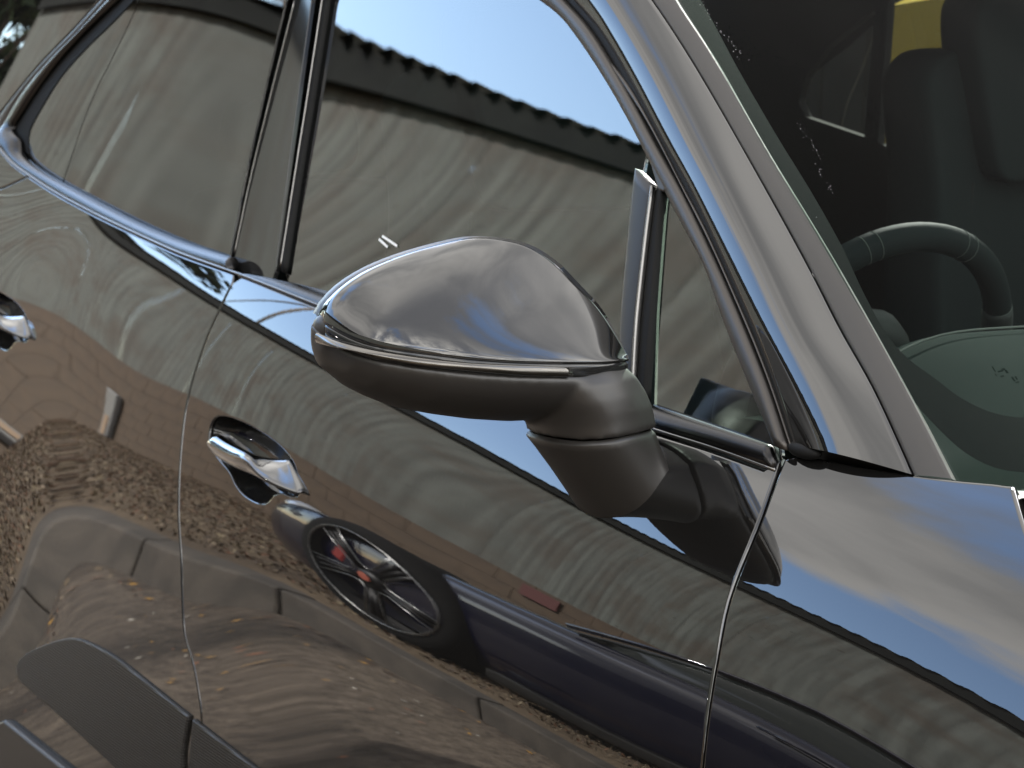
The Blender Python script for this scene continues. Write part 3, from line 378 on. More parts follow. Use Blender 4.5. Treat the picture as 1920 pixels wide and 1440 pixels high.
def corr_sheet(name, w, pts, mat, parent, amp=0.0030):
    n = int(round(w / PITCH)) * 8; rows = []
    for i in range(n + 1):
        x = -w / 2 + w * i / n; d = amp * math.cos(2 * math.pi * x / PITCH); rows.append([(x, y + ny * d, z + nz * d) for (y, z, ny, nz) in pts])
    o = loft(name, rows, mat, parent); return o
SW = PITCH * 5
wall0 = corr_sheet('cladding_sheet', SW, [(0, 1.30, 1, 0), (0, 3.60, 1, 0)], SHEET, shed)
wall0.location = (SX * 0, 0, 0)
roof0 = corr_sheet('roof_sheet', SW, [(0, 0, -0.26, 0.966), (-3.2, 0.86, -0.26, 0.966)], ROOFSHADE, shed, 0.030)
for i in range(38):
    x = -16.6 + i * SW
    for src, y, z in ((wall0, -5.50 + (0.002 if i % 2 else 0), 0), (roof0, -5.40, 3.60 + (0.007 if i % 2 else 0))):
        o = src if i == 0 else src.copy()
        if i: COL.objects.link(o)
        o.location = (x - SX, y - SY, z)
def sp(name, lo, hi, mat, bevel=0.0):
    return box(name, (lo[0] - SX, lo[1] - SY, lo[2]), (hi[0] - SX, hi[1] - SY, hi[2]), mat, shed, bevel)
sp('eaves_board', (-16.95, -5.460, 3.415), (10.2, -5.428, 3.612), DARKWOOD)  # board deepened and near black, its colour carries the shadow band under the eaves
sp('back_wall', (-16.95, -8.5, 0), (10.2, -8.4, 4.3), DARKWOOD); sp('plinth_core', (-16.95, -5.70, 0.0), (10.2, -5.462, 1.335), BLOCKM)
b0 = None
for r in range(6):
    for i in range(42):
        x = -16.8 + i * 0.444 + (0.222 if r % 2 else 0); z = 0.10 + r * 0.207
        if b0 is None: b0 = box('block', (-0.2205, 0, 0), (0.2205, 0.022, 0.2045), BLOCKM, shed, 0.002, 1); o = b0
        else: o = b0.copy(); COL.objects.link(o)
        o.location = (x - SX, -5.462 - SY + RNG.uniform(0, .004), z)
REDP = pbr('red_painted_sheet', (0.085, 0.012, 0.010), 0.7)
o = box('red_notice_board', (-0.26, 0, -0.10), (0.26, 0.012, 0.10), REDP, None, 0.004, 1); o.location = (-7.33, -5.42, 1.19); tag(o, 'small plain red board fixed to the brown plinth behind the blue car', 'board')
CABM = pbr('pale_grey_cabinet', (0.16, 0.16, 0.158), 0.5); CABD = pbr('brown_cabinet_door', (0.28, 0.19, 0.12), 0.6)
cab = empty('utility_cabinet', (-13.75, -5.39, 0.11)); tag(cab, 'pale grey utility cabinet with a brown lower door against the shed plinth', 'cabinet')
box('cabinet_body', (-0.15, -0.04, 0), (0.15, 0.04, 0.80), CABM, cab, 0.02); box('cabinet_door', (-0.07, 0.042, 0.04), (0.07, 0.050, 0.40), CABD, cab, 0.005, 1)
# --- trees behind the shed
BARK = pbr('bark', (0.07, 0.055, 0.04), 0.95); GREEN = [pbr('leaf_green_%s' % n, c, 0.7) for n, c in (('dark', (.022, .036, .014)), ('mid', (.040, .060, .022)), ('light', (.070, .095, .035)))]
def tree(name, loc, h, cr, n, label):
    r = empty(name, loc); tag(r, label, 'tree', 'trees behind the shed')
    pts = [(0, 0, 0), (.1, .05, h * .3), (.05, .15, h * .6), (0, .1, h * .85)]
    tube('trunk', pts, [.22, .17, .11, .04], BARK, r, 9)
    for k in range(7):
        a = k * 2.4; z = h * (.35 + .06 * k); tube('limb', [(.08, .1, z), (math.cos(a) * cr * .4, math.sin(a) * cr * .4, z + .6), (math.cos(a) * cr * .8, math.sin(a) * cr * .8, z + 1.0)], [.07, .045, .015], BARK, r, 6)
    cl = [(random.gauss(0, cr * .5), random.gauss(0, cr * .5), h * random.uniform(.16, 1.0), random.uniform(.3, .75) * cr * .6) for _ in range(26)]
    def f():
        c = random.choice(cl); d = Vector((random.gauss(0, 1), random.gauss(0, 1), random.gauss(0, 1))).normalized() * c[3] * random.random() ** .4; return c[0] + d.x, c[1] + d.y, c[2] + d.z * .7
    o = scatter('crown', n, f, 0.13, GREEN, tilt=1.0); del o['kind']; o.parent = r
tree('broadleaf_tree', (-19.6, -5.9, 0), 6.5, 1.7, 9000, 'nearest dark leafy tree, behind the far end of the shed')
tree('broadleaf_tree', (-22.5, -3.9, 0), 8.5, 2.7, 12000, 'bushy dark tree standing beyond the end of the shed')
tree('broadleaf_tree', (-34, -7.5, 0), 12, 4.0, 9000, 'tallest and most distant tree, far beyond the shed')
# --- overhead cable on two poles
POLEW = pbr('pole_timber', (0.13, 0.10, 0.075), 0.9); CABLE = pbr('old_cable', (0.36, 0.31, 0.26), 0.8)
for (x, y, lb) in ((-46, -18.3, 'wooden cable pole far behind the shed'),):
    p = empty('cable_pole', (x, y, 0)); tag(p, lb, 'pole'); tube('pole_shaft', [(0, 0, 0), (0, 0, 10.0)], [.13, .09], POLEW, p, 10); tube('crossarm', [(-.3, .5, 9.6), (.3, -.5, 9.6)], .04, POLEW, p, 6)
tag(tube('overhead_cable', [(-46 + 32.6 * t, -18.3 + 12.2 * t, 9.6 - 3.5 * t - .5 * t * (1 - t)) for t in np.linspace(0, 1, 40)], 0.024, CABLE, None, 6), 'single brown cable running from the far pole to the mast on the shed roof', 'cable')
tube('service_mast', [(-13.4 - SX, -6.1 - SY, 3.6), (-13.4 - SX, -6.1 - SY, 6.2)], .03, CABLE, shed, 8)
# --- blue car
BLUE = pbr('deep_blue_paint', (0.0006, 0.0011, 0.013), 0.35, 0.0, 0.1, 1.0, 0.01); DGLASS = pbr('dark_car_glass', (0.012, 0.016, 0.015), 0.03, 0, 0.5); TYRE = pbr('tyre_rubber', (0.008, 0.008, 0.008), 0.85, 0.0, 0.1)
RIMBLK = pbr('black_alloy', (0.006, 0.006, 0.0065), 0.45, 0.0, 0.2); RIMSIL = pbr('machined_alloy_edge', (0.30, 0.30, 0.30), 0.3, 1.0); CALIP = pbr('red_caliper', (0.22, 0.009, 0.008), 0.5); LAMPG = pbr('lamp_glass', (0.5, 0.52, 0.55), 0.05, 0.6)
def wheel(name, parent, loc, R, w, side, rim=True):
    wl = empty(name, loc, 0, parent)
    lathe('tyre', [(R * .79, -w / 2), (R * .93, -w / 2), (R, -w * .32), (R, w * .32), (R * .93, w / 2), (R * .79, w / 2)], TYRE, wl, 48)
    if rim:
        f = side * w / 2
        lathe('rim_barrel', [(R * .80, f), (R * .765, f - side * .01), (R * .72, -f * .4), (0.02, -f * .4)], RIMBLK, wl, 40)
        tube('rim_edge', [(R * .78 * math.cos(a), f + side * .004, R * .78 * math.sin(a)) for a in np.linspace(0, 2 * math.pi, 48)[:-1]], 0.0042, RIMSIL, wl, 6, closed=True)
        lathe('hub_cap', [(0, f - side * .006), (.035, f - side * .008), (.07, f - side * .025), (.075, f - side * .06)], RIMBLK, wl, 20)
        for k in range(5):
            a0 = k * 2 * math.pi / 5 + .3
            P = []
            for da, rr in ((-.46, R * .78), (-.42, R * .45), (-.34, R * .26), (0, R * .19), (.34, R * .26), (.42, R * .45), (.46, R * .78)): P.append((rr * math.cos(a0 + da), f - side * (.004 + .02 * (1 - rr / R / .71)), rr * math.sin(a0 + da)))
            tube('spoke_edge', P, .0036, RIMSIL, wl, 6)
            for sgn in (-1, 1):
                aa = a0 + sgn * .56
                tube('spoke', [(R * .18 * math.cos(aa), f - side * .03, R * .18 * math.sin(aa)), (R * .7 * math.cos(aa), f - side * .012, R * .7 * math.sin(aa))], [.016, .013], RIMBLK, wl, 6)
        c = box('brake_caliper', (-.035, -.02, -.075), (.035, .02, .075), CALIP, wl, .015); c.location = (-R * .40, f - side * .045, R * .22); c.rotation_euler = (0, .45, 0)
        lathe('hub_crest', [(0, f + side * .001), (.028, f - side * .0)], pbr('crest_red', (.35, .08, .05), .4), wl, 16)
    return wl
bc = empty('blue_sports_car', (-3.23, -3.66, 0.08)); tag(bc, 'low deep blue sports car on black wheels parked on the verge beside the shed', 'car')
# stations along the car, nose at -x : x, half width, sill z, shoulder z, deck z
st = [(-2.20, .30, .26, .42, .48), (-2.12, .62, .20, .50, .56), (-1.9, .80, .16, .60, .66), (-1.5, .885, .15, .69, .72), (-1.1, .91, .15, .735, .76), (-.7, .905, .15, .745, .80), (-.2, .90, .15, .76, .85), (.6, .895, .15, .79, .88), (1.3, .90, .15, .82, .90), (1.95, .925, .16, .85, .92), (2.5, .92, .19, .83, .92), (2.9, .84, .24, .78, .84), (3.05, .60, .32, .66, .70)]
rows = []
for x, w, zs, zh, zd in st:
    half = [(w * .90, zs), (w * .985, zs + (zh - zs) * .25), (w, zs + (zh - zs) * .55), (w * .992, zs + (zh - zs) * .82), (w * .955, zh), (w * .80, zh + (zd - zh) * .75), (w * .45, zd), (0, zd + .01)]
    rows.append([(x, y, z) for y, z in half] + [(x, -y, z) for y, z in half[-2::-1]])
loft('body_shell', rows, BLUE, bc, subsurf=2)
gh = [(-.15, .78, .82, .78), (.42, .80, 1.06, .62), (.85, .80, 1.22, .56), (1.35, .80, 1.28, .55), (1.9, .79, 1.24, .53), (2.45, .74, 1.08, .48), (2.9, .64, .88, .42)]
rows = [[(x, wl, .76), (x, wl * .96, .76 + (zr - .76) * .35), (x, wr * 1.08, .76 + (zr - .76) * .85), (x, wr * .8, zr), (x, 0, zr + .02), (x, -wr * .8, zr), (x, -wr * 1.08, .76 + (zr - .76) * .85), (x, -wl * .96, .76 + (zr - .76) * .35), (x, -wl, .76)] for x, wl, zr, wr in gh]
loft('glasshouse', rows, DGLASS, bc, subsurf=2)
rows = [[(x, wr * 1.09, .76 + (zr - .76) * .86), (x, wr * .82, zr + .012), (x, 0, zr + .034), (x, -wr * .82, zr + .012), (x, -wr * 1.09, .76 + (zr - .76) * .86)] for x, wl, zr, wr in gh[1:]]
loft('roof', rows, BLUE, bc, subsurf=2)
for s in (-1, 1):
    tube('window_rail', [(x, s * (wr * 1.10), .765 + (zr - .76) * .84) for x, wl, zr, wr in gh], .018, BLUE, bc, 8)
    tube('door_handle', [(.95, s * .905, .74), (1.06, s * .918, .745), (1.17, s * .905, .75)], .012, BLUE, bc, 6)
    box('sill_trim', (-.55, s * .86 - .04, .10), (1.45, s * .86 + .04, .18), GLOSSBLK, bc, .015)
    wheel('wheel', bc, (-1.02, s * .81, .385), .385, .235, s); wheel('wheel', bc, (1.93, s * .80, .345), .345, .28, s)
    lathe('arch_lining', [(.375, s * .60), (.375, s * .905), (.362, s * .912)], RUBBER, bc, 32).location = (-1.02, 0, .375)
    hl = bpy.data.meshes.new('headlight'); bm = bmesh.new(); bmesh.ops.create_uvsphere(bm, u_segments=16, v_segments=10, radius=.12); bm.to_mesh(hl); bm.free(); o = link('headlight', hl, LAMPG, bc); o.location = (-1.86, s * .60, .60); o.scale = (1.3, .9, .75)
# --- yellow van on the far side of the road, seen through the cabin
YEL = pbr('yellow_van_paint', (0.62, 0.42, 0.03), 0.4, 0, 0.5, 0.6, 0.03)
van = empty('yellow_van', (-3.35, 4.62, 0)); tag(van, 'yellow panel van parked on the far side, glimpsed through the dark cabin', 'van')
vp = [(-2.5, .35), (-2.5, 1.9), (-2.35, 2.15), (1.1, 2.15), (1.75, 1.25), (2.45, 1.02), (2.55, .80), (2.55, .35)]
rows = [[(x, y * (0.9 if z > 1.3 else 1.0), z) for x, z in vp] for y in (-.92, -.90, .90, .92)]
loft('van_body', rows, YEL, van, close_v=True, smooth=False, caps=True)
for s in (-1, 1):
    panel_pts = [(.35, s * .845, 1.32), (1.55, s * .845, 1.32), (1.05, s * .845, 2.0), (.35, s * .845, 2.0)]; mesh('cab_window', panel_pts, [(0, 1, 2, 3)], DGLASS, van, False)
    box('side_moulding', (-2.3, s * .93 - .015, 1.16), (1.9, s * .93 + .015, 1.24), GLOSSBLK, van, .005, 1)
    for x in (-1.6, 1.65): wheel('wheel', van, (x, s * .82, .34), .34, .22, s, False)

# --- board fence on the far side, behind the car's rear quarter
FENCEM = pbr('weathered_fence_board', (0.030, 0.031, 0.027), 0.9, var=(4.0, (0.022, 0.022, 0.019)))
fen = empty('board_fence', (-11, 4.3, 0)); tag(fen, 'weathered dark board fence on the far side, next to the yellow van', 'fence')
fb = box('fence_board', (-.072, -.011, 0.05), (.072, .011, 1.85), FENCEM, fen, .004, 1)
for k in range(66):
    o = fb if k == 0 else fb.copy()
    if k: COL.objects.link(o)
    o.location = (-4.9 + .149 * k, .004 * (k % 2), RNG.uniform(-.01, .01))
for z in (.4, 1.5): box('fence_rail', (-5, .012, z), (4.95, .06, z + .09), FENCEM, fen, .004, 1)
# ------------------------------------------------------------------ the dark grey car
CARO = empty('dark_grey_car', (-1.4, 0, 0)); tag(CARO, 'glossy dark grey metallic car filling the view, its door mirror in the middle', 'car')
CAR = empty('_', (0, 0, 0)); bpy.data.objects.remove(CAR); CAR = CARO
CARO.location = (0, 0, 0)
g = 0.0009
def ext(P, *q): return np.vstack([P, np.array(q, float).reshape(-1, 2)])
bg_ = smooth_curve(CV['b_gap'], .012); bg_ = ext(bg_, (-1.672, .40), (-1.675, .34)); bg_ = bg_[bg_[:, 1] < 1.0575]
fgp = smooth_curve(CV['f_gap'], .012); fe = fgp[-1]; fgp = ext(fgp, fe + [.002, -.07], fe + [-.002, -.17], fe + [-.015, -.27], fe + [-.04, -.35], fe + [-.075, -.435])
bl = smooth_curve(CV['belt_lo'], .012)
def zbelt(x): return np.interp(x, bl[:, 0], bl[:, 1])
def seg(P, x0, x1): q = P[(P[:, 0] > x0) & (P[:, 0] < x1)]; return q
POCK = CV['pocket']; RDX, RDZ = -1.026, 0.030; POCKR = POCK + [RDX, RDZ]
bt = seg(bl, bg_[0, 0] + .006, fgp[0, 0] - .006) - [0, .0018]
fd = np.vstack([bg_[::-1] + [g, 0], bt, fgp - [g, 0]])
RR = np.array([CV['rr_gap_hi'][0], CV['rr_gap_hi'][0] * .65 + CV['rr_gap_hi'][-1] * .35, CV['rr_gap_hi'][-1], (-2.91, 1.01), (-2.925, .94), (-2.88, .87), (-2.76, .80), (-2.62, .745), (-2.50, .665), (-2.42, .575), (-2.37, .47), (-2.352, .42), (-2.30, .36), (-2.255, .29)])
RRs = smooth_curve(RR, .015)
bt2 = seg(bl, -2.652, bg_[0, 0] - .006) - [0, .0018]
bq = bg_[bg_[:, 1] > .40]
rd = np.vstack([RRs[::-1] + [g, 0], bt2, bg_ - [g, 0], [(-1.70, .30)]])
arch = [(-2.807 + .452 * math.cos(a), .36 + .452 * math.sin(a)) for a in np.linspace(rad(8), rad(172), 40)]
qp = np.vstack([RRs[RRs[:, 1] > .66] * [1, 1] - [2 * g, 0], arch[26:37], [(-3.34, .60), (-3.52, .70), (-3.58, 1.13)], seg(bl, -2.9, -2.668) - [0, .002]])
hg = np.array([CV['hood_gap'][0], CV['hood_gap'].mean(0), CV['hood_gap'][-1], (-.345, .99), (-.22, .935), (-.05, .895), (.15, .87), (.42, .84)])
hgs = smooth_curve(hg, .02); ft = smooth_curve(CV['fender_top'], .02)
farch = [(0 + .43 * math.cos(a), .36 + .43 * math.sin(a)) for a in np.linspace(rad(20), rad(178), 40)]
fp_ = np.vstack([fgp[::-1] + [g, 0], ft[1:-1], hgs - [g, g], [(.42, .50)], farch, [(-.43, .34)]])
doors = {}
for s in (1, -1):
    st_, ed = (.018, .008) if s > 0 else (.06, .03)
    d = panel('front_door', fd, BODY, PAINT, CAR, [POCK] if s > 0 else [], st_, .0030, .014, 0, s, ed); doors['f', s] = d
    d = panel('rear_door', rd, BODY, PAINT, CAR, [POCKR] if s > 0 else [], st_, .0030, .014, 0, s, ed); doors['r', s] = d
    panel('front_wing', fp_, BODY, PAINT, CAR, [], st_, .0030, .014, 0, s, ed)
    panel('rear_wing', qp, BODY, PAINT, CAR, [], .03 if s > 0 else .08, .0026, .014, 0, s, .012 if s > 0 else .03)
# --- textured side blades and sill, on both doors
bt_, bb_ = smooth_curve(CV['blade_top'], .012), smooth_curve(CV['blade_bot'], .012)
xg = np.interp(.45, bg_[::-1, 1], bg_[::-1, 0])
rear_bl = np.vstack([bt_[bt_[:, 0] < xg - .003], [(-1.676, .462), (-1.676, .352)], bb_[::-1][bb_[::-1][:, 0] < xg - .01]])
front_bl = np.vstack([bt_[bt_[:, 0] > xg + .006], [(-1.0, .535), (-.80, .50), (-.72, .42), (-.95, .37)], [(-1.666, .353)]])
panel('side_blade', rear_bl, BODY, BLADE, doors['r', 1], [], .02, .003, .008, .005); panel('side_blade', front_bl, BODY, BLADE, doors['f', 1], [], .02, .003, .008, .005)
sl = np.array([(-2.262, .30), (-2.2560, .326), (-2.235, .337), (-2.1, .332), (-1.9, .326), (-.75, .32), (-.70, .25), (-2.2, .2)])
for s in (1, -1): panel('sill_cover', sl, BODY, PLASTIC, CAR, [], .03, .006, .03, .012, s)
for s in (1, -1):
    wheel('wheel', CAR, (-2.807, -s * .84, .36), .36, .26, -s); wheel('wheel', CAR, (0, -s * .82, .36), .36, .26, -s)
    loft('wheel_arch_liner', [[(cx + .44 * math.cos(a), -s * y, .36 + .44 * math.sin(a)) for a in np.linspace(-.2, math.pi + .2, 24)] for cx in (-2.807,) for y in (.45, .93)], RUBBER, CAR)
    loft('wheel_arch_liner', [[(.42 * math.cos(a), -s * y, .36 + .42 * math.sin(a)) for a in np.linspace(-.2, math.pi + .2, 24)] for y in (.45, .89)], RUBBER, CAR)
# --- door handles: bowl and strap
def handle(parent, pock, dx, dz):
    L = dense(pock, .008); L = L if area(L) > 0 else L[::-1]; c = np.array([L[:, 0].mean(), L[:, 1].mean()]); rows = []
    for sc, dp in ((1.0, .006), (.985, .012), (.95, .026), (.86, .036), (.65, .043), (.35, .046), (.02, .047)): rows.append(p3(BODY, c + (L - c) * sc, -dp)[0])
    loft('handle_bowl', rows, GLOSSBLK, parent, close_v=True)
    def sh(k, off):
        P = CV[k].copy(); w0 = BODY(P[:, 0], P[:, 2])[0]; w1 = BODY(P[:, 0] + dx, P[:, 2] + dz)[0]; P[:, 0] += dx; P[:, 2] += dz; P[:, 1] -= (w1 - w0); return P
    a, b, c_ = sh('h_in', 0), sh('h_crest', 0), sh('h_lo', 0)
    n = 26; a, b, c_ = resample(a, n), resample(b, n), resample(c_, n); out = np.array([0, -1, 0.])
    t = np.linspace(0, 1, n)[:, None]
    top = a * .55 + b * .45 + np.array([0, 0, .0035]) * np.sin(np.pi * t) ; low = (b + c_) / 2 + np.array([0, -.004, -.002]) * (1 - .6 * t)
    crest_in = b + np.array([0, .004, .0012]); crest_out = b + np.array([0, -.0012, -.0035])
    back_lo = c_ + np.array([0, .012, .002]); back_hi = a + np.array([0, .012, -.004]); mid = (back_lo + back_hi) / 2 + [0, .002, 0]
    rows = np.array([a, top, crest_in, crest_out, low, c_, back_lo, mid, back_hi]).transpose(1, 0, 2)
    # close the ends into the bowl
    e0 = rows[0].copy(); m0 = e0.mean(0); e1 = rows[-1].copy(); m1 = e1.mean(0)
    rows = np.concatenate([[m0 + (e0 - m0) * .2 + [-.012, .016, 0], m0 + (e0 - m0) * .75 + [-.009, .006, 0]], rows, [m1 + (e1 - m1) * .97 + [.002, .003, 0], m1 + (e1 - m1) * .85 + [.002, .02, 0]]])
    loft('door_handle', rows, HANDLE, parent, close_v=True, subsurf=1, caps=True)
handle(doors['f', 1], POCK, 0, 0); handle(doors['r', 1], POCKR, RDX, RDZ)
# --- belt line mouldings
buf = CV['belt_up_f']; bur = smooth_curve(CV['belt_up_r'], .012)
for s in (1, -1):
    ms = np.array([1, s, 1.])
    A = p3(BODY, np.vstack([seg(bl, -1.803, -.684)]), .0)[0]; B = p3(FG, resample(buf[buf[:, 0] > -1.81], step=.012), .002)[0]; strip('belt_moulding', A * ms, B * ms, TRIM, CAR, .0055)
    ro_ = ext(smooth_curve(CV['rtrim_out'], .012), (-2.43 - .03, 1.428), (-2.31, 1.482), (-1.82, 1.496)); ri_ = ext(smooth_curve(CV['rtrim_in'], .012), (-2.43, 1.425), (-2.30, 1.465), (-1.82, 1.478))
    A = np.vstack([p3(BODY, seg(bl, -2.85, -1.812)[::-1], .0)[0], p3(RG, ro_[ro_[:, 1] > 1.185], .003)[0]]); B = np.vstack([p3(RG, bur[::-1], .002)[0], p3(RG, ri_[ri_[:, 1] > 1.18], .003)[0]])
    def split(P, x0): i = int(np.argmax(P[:, 0] < x0)); return P[:i + 1], P[i:]
    (A1, A2), (B1, B2) = split(A, -2.62), split(B, -2.62)
    strip('belt_moulding', np.vstack([resample(A1, 70)[:-1], resample(A2, 120)]) * ms, np.vstack([resample(B1, 70)[:-1], resample(B2, 120)]) * ms, TRIM, CAR, .0055, n=190)
    lo = seg(bl, -2.9, -.684); strip('belt_lip', p3(BODY, lo - [0, .0012], .0)[0] * ms, p3(BODY, lo + [0, .0016], .0012)[0] * ms, CHROME, CAR, .0012, .003, k=5)
# --- front window
wi = np.vstack([smooth_curve(CV['win_in'], .012)[::-1], [(-1.34, 1.441), (-1.42, 1.458), (-1.55, 1.470), (-1.79, 1.476)]])
wo_ = np.vstack([smooth_curve(CV['win_out'], .012)[::-1], [(-1.31, 1.451), (-1.40, 1.475), (-1.55, 1.489), (-1.79, 1.495)]])
wr_ = np.vstack([smooth_curve(CV['win_rub'], .012)[::-1], [(-1.30, 1.458), (-1.39, 1.483), (-1.55, 1.497), (-1.79, 1.503)]])
bf = CV['b_front'][::-1]; bfo = CV['b_front_out'][::-1]; br = CV['b_rear'][::-1]
slt, smt, srt = CV['strip_l'], CV['strip_m'], CV['strip_r']
bx = lambda x: np.interp(x, buf[:, 0], buf[:, 1]) - .012
for s in (1, -1):
    ms = np.array([1, s, 1.]); stp = .02 if s > 0 else .06
    bot = np.array([(x, bx(x) + .001) for x in np.linspace(-1.7125, -.935, 30)])
    top = wi[wi[:, 0] < -1.012]; ol = np.vstack([bot, slt[1:] + [.004, 0], top, [(-1.811, 1.476)], bf[:] + [0, 0]])
    panel('front_window', ol, FG, G_FRONT, CAR, [], stp, .001, .004, -.005, s, .01)
    qo = np.vstack([[(x, bx(x) + .001) for x in np.linspace(-.898, -.69, 12)], wi[(wi[:, 0] > -.955)][:], srt[::-1][:-1] - [0, 0]])
    panel('front_quarter_window', qo, FG, G_FRONT, CAR, [], stp, .001, .004, -.005, s, .01)
    A = p3(FG, wi, .003)[0] * ms; B = p3(FG, wo_, .004)[0] * ms; strip('window_frame', A, B, FRAME, CAR, .0035, .010)
    A = p3(FG, wo_ + [.0015, 0], -.002)[0] * ms; B = p3(FG, wr_, -.002)[0] * ms; strip('door_seal', A, B, RUBBER, CAR, .001, .012)
    m1 = wo_ * .62 + resample(wr_, len(wo_)) * .38; m2 = wo_ * .40 + resample(wr_, len(wo_)) * .60
    strip('seal_lip', p3(FG, m1, .000)[0] * ms, p3(FG, m2, .000)[0] * ms, FRAME, CAR, .0018, .004, k=5)
    # upright between main pane and quarter pane
    A = p3(FG, resample(slt[:5], 30), .003)[0] * ms; B = p3(FG, resample(smt, 30), .004)[0] * ms; strip('window_divider', A, B, DIVID, CAR, .002, .010)
    A = p3(FG, resample(smt, 30), .005)[0] * ms; B = p3(FG, resample(smt + [.0045, 0], 30), .005)[0] * ms; strip('divider_bead', A, B, CHROME, CAR, .0022, .008, k=6)
    A = p3(FG, resample(smt + [.005, 0], 30), .001)[0] * ms; B = p3(FG, resample(srt, 30), .001)[0] * ms; strip('divider_seal', A, B, RUBBER, CAR, .001, .008, k=5)
    capo = np.vstack([[(-1.0085, 1.270), (-1.012, 1.280), (-.962, 1.248), (-.962, 1.236), (-.974, 1.238)]]); panel('divider_cap', capo, FG, FRAME, CAR, [], .01, .002, .01, .006, s, .006)
    # centre pillar
    A = p3(FG, ext(resample(bf[::-1], 30), (-1.812, 1.476)), .001)[0] * ms; B = p3(FG, ext(resample(bfo[::-1], 30), (-1.798, 1.476)), .001)[0] * ms
    strip('window_channel', A, B, RUBBER, CAR, .001, .006, k=5)
    A2 = p3(FG, ext(resample(bf[::-1], 30) + [-.0012, 0], (-1.8132, 1.476)), .002)[0] * ms; B2 = p3(FG, ext(resample(bf[::-1], 30) + [.0012, 0], (-1.8108, 1.476)), .002)[0] * ms; strip('channel_bead', A2, B2, CHROME, CAR, .0010, .003, k=5)
    po = np.vstack([[(br[-1, 0] + .0025, br[-1, 1] - .016)], resample(br, 24)[::-1][:, :] + [.0025, 0], [(-1.863, 1.476), (-1.816, 1.476)], resample(bf, 24) - [.0025, 0], [(bf[-1, 0] - .0025, bf[-1, 1] - .016)]])
    panel('centre_pillar_cover', po, BP, GLOSSBLK, CAR, [], .012 if s > 0 else .04, .001, .006, .003, s, .008)
    A = p3(BP, resample(br, 30) + [-.0010, 0], .003)[0] * ms; B = p3(BP, resample(br, 30) + [.0012, 0], .003)[0] * ms; strip('pillar_bead', A, B, CHROME, CAR, .0008, .004, k=5)
    # rear door window and fixed rear quarter pane
    rq = smooth_curve(CV['rq_div'], .012); re_ = smooth_curve(CV['rglass_edge'], .012); ri = smooth_curve(CV['rtrim_in'], .012); ro = smooth_curve(CV['rtrim_out'], .012); ro2 = smooth_curve(CV['rtrim_out2'], .012)
    rq = ext(rq, (-2.34, 1.452)); re_ = ext(re_, (-2.36, 1.432), (-2.345, 1.452))
    bb2 = bur[(bur[:, 0] > rq[0, 0] + .004) & (bur[:, 0] < -1.874)]
    panel('rear_window', np.vstack([bb2 + [0, -.012], [(br[-1, 0] - .002, br[-1, 1] - .016)], resample(br[::-1], 24) - [.002, 0], [(-1.868, 1.476), (-2.2, 1.468)], rq[::-1] + [.0015, 0]]), RG, G_REAR, CAR, [], stp, .0008, .003, -.003, s, .01)
    bb3 = bur[(bur[:, 0] > re_[0, 0] + .01) & (bur[:, 0] < rq[0, 0] - .002)]
    panel('rear_quarter_window', np.vstack([bb3 + [0, -.008], rq - [.0015, 0], re_[::-1]]), RG, G_REAR, CAR, [], stp, .0008, .003, -.0035, s, .01)
    panel('window_frit', np.vstack([re_ + [-.001, 0], ext(ri, (-2.40, 1.43), (-2.36, 1.46))[::-1]]), RG, FRIT, CAR, [], .02, .001, .004, -.002, s, .01)
    e1 = [(-2.43, 1.425), (-2.30, 1.465), (-1.82, 1.478)]; e2 = [(-2.46, 1.428), (-2.31, 1.482), (-1.82, 1.496)]; e3 = [(-2.49, 1.431), (-2.32, 1.496), (-1.82, 1.506)]
    A = p3(RG, ext(ro, *e2), .001)[0] * ms; B = p3(RG, ext(ro2, *e3), .002)[0] * ms; strip('door_frame', A, B, FRAME, CAR, .004, .010)
    # rear pillar and roof side
    pl = np.vstack([ext(ro2, *e3) - [.004, 0], [(-1.82, 1.56), (-2.6, 1.54), (-3.3, 1.44), (-3.6, 1.30), (-3.6, 1.14), (-2.925, 1.165)]])
    panel('rear_pillar', pl, RG, PAINT, CAR, [], .03, .003, .012, .004, s, .012)
    rl = [(x, 1.511 if x < -1.34 else 1.511 - (x + 1.34) * .0) for x in (-1.81, -1.6, -1.42)]
# --- windscreen pillars
W0 = np.array(CV['strip_out'][0]); W1 = np.array(CV['strip_out'][-1])
def WS(s_, t, dn=0.0):
    l = W0 + (W1 - W0) * s_; r = l * [1, -1, 1]; return l + (r - l) * t + 4 * t * (1 - t) * (.10 - .03 * s_) * np.array([.6, 0, .8]) + dn * np.array([-.55, 0, -.83])
pa = CV['pil_a']; se = CV['seam']; so = CV['strip_out']
def extend(P, q0, k1):
    d = P[-1] - P[-2]; d = d / np.linalg.norm(d); e = P[-1] + d * k1; return np.vstack([P, e])
pa_ = np.vstack([pa, [(-1.30, -.682, 1.458), (-1.40, -.672, 1.484), (-1.55, -.662, 1.50)]]); se_ = np.vstack([se, [(-1.20, -.655, 1.475), (-1.34, -.63, 1.522), (-1.55, -.60, 1.56)]]); so_ = np.vstack([so, [(-1.20, -.620, 1.490), (-1.34, -.59, 1.535), (-1.55, -.56, 1.57)]])
def cat(P, n):
    P = smooth_curve(P, .01); return resample(P, n)
def down(P, k): P = np.asarray(P); d = P[0] - P[1]; return np.vstack([P[0] + d / np.linalg.norm(d) * k, P])
n = 70; PA, SE, SO = cat(pa_, n), cat(se_, n), cat(so_, n)
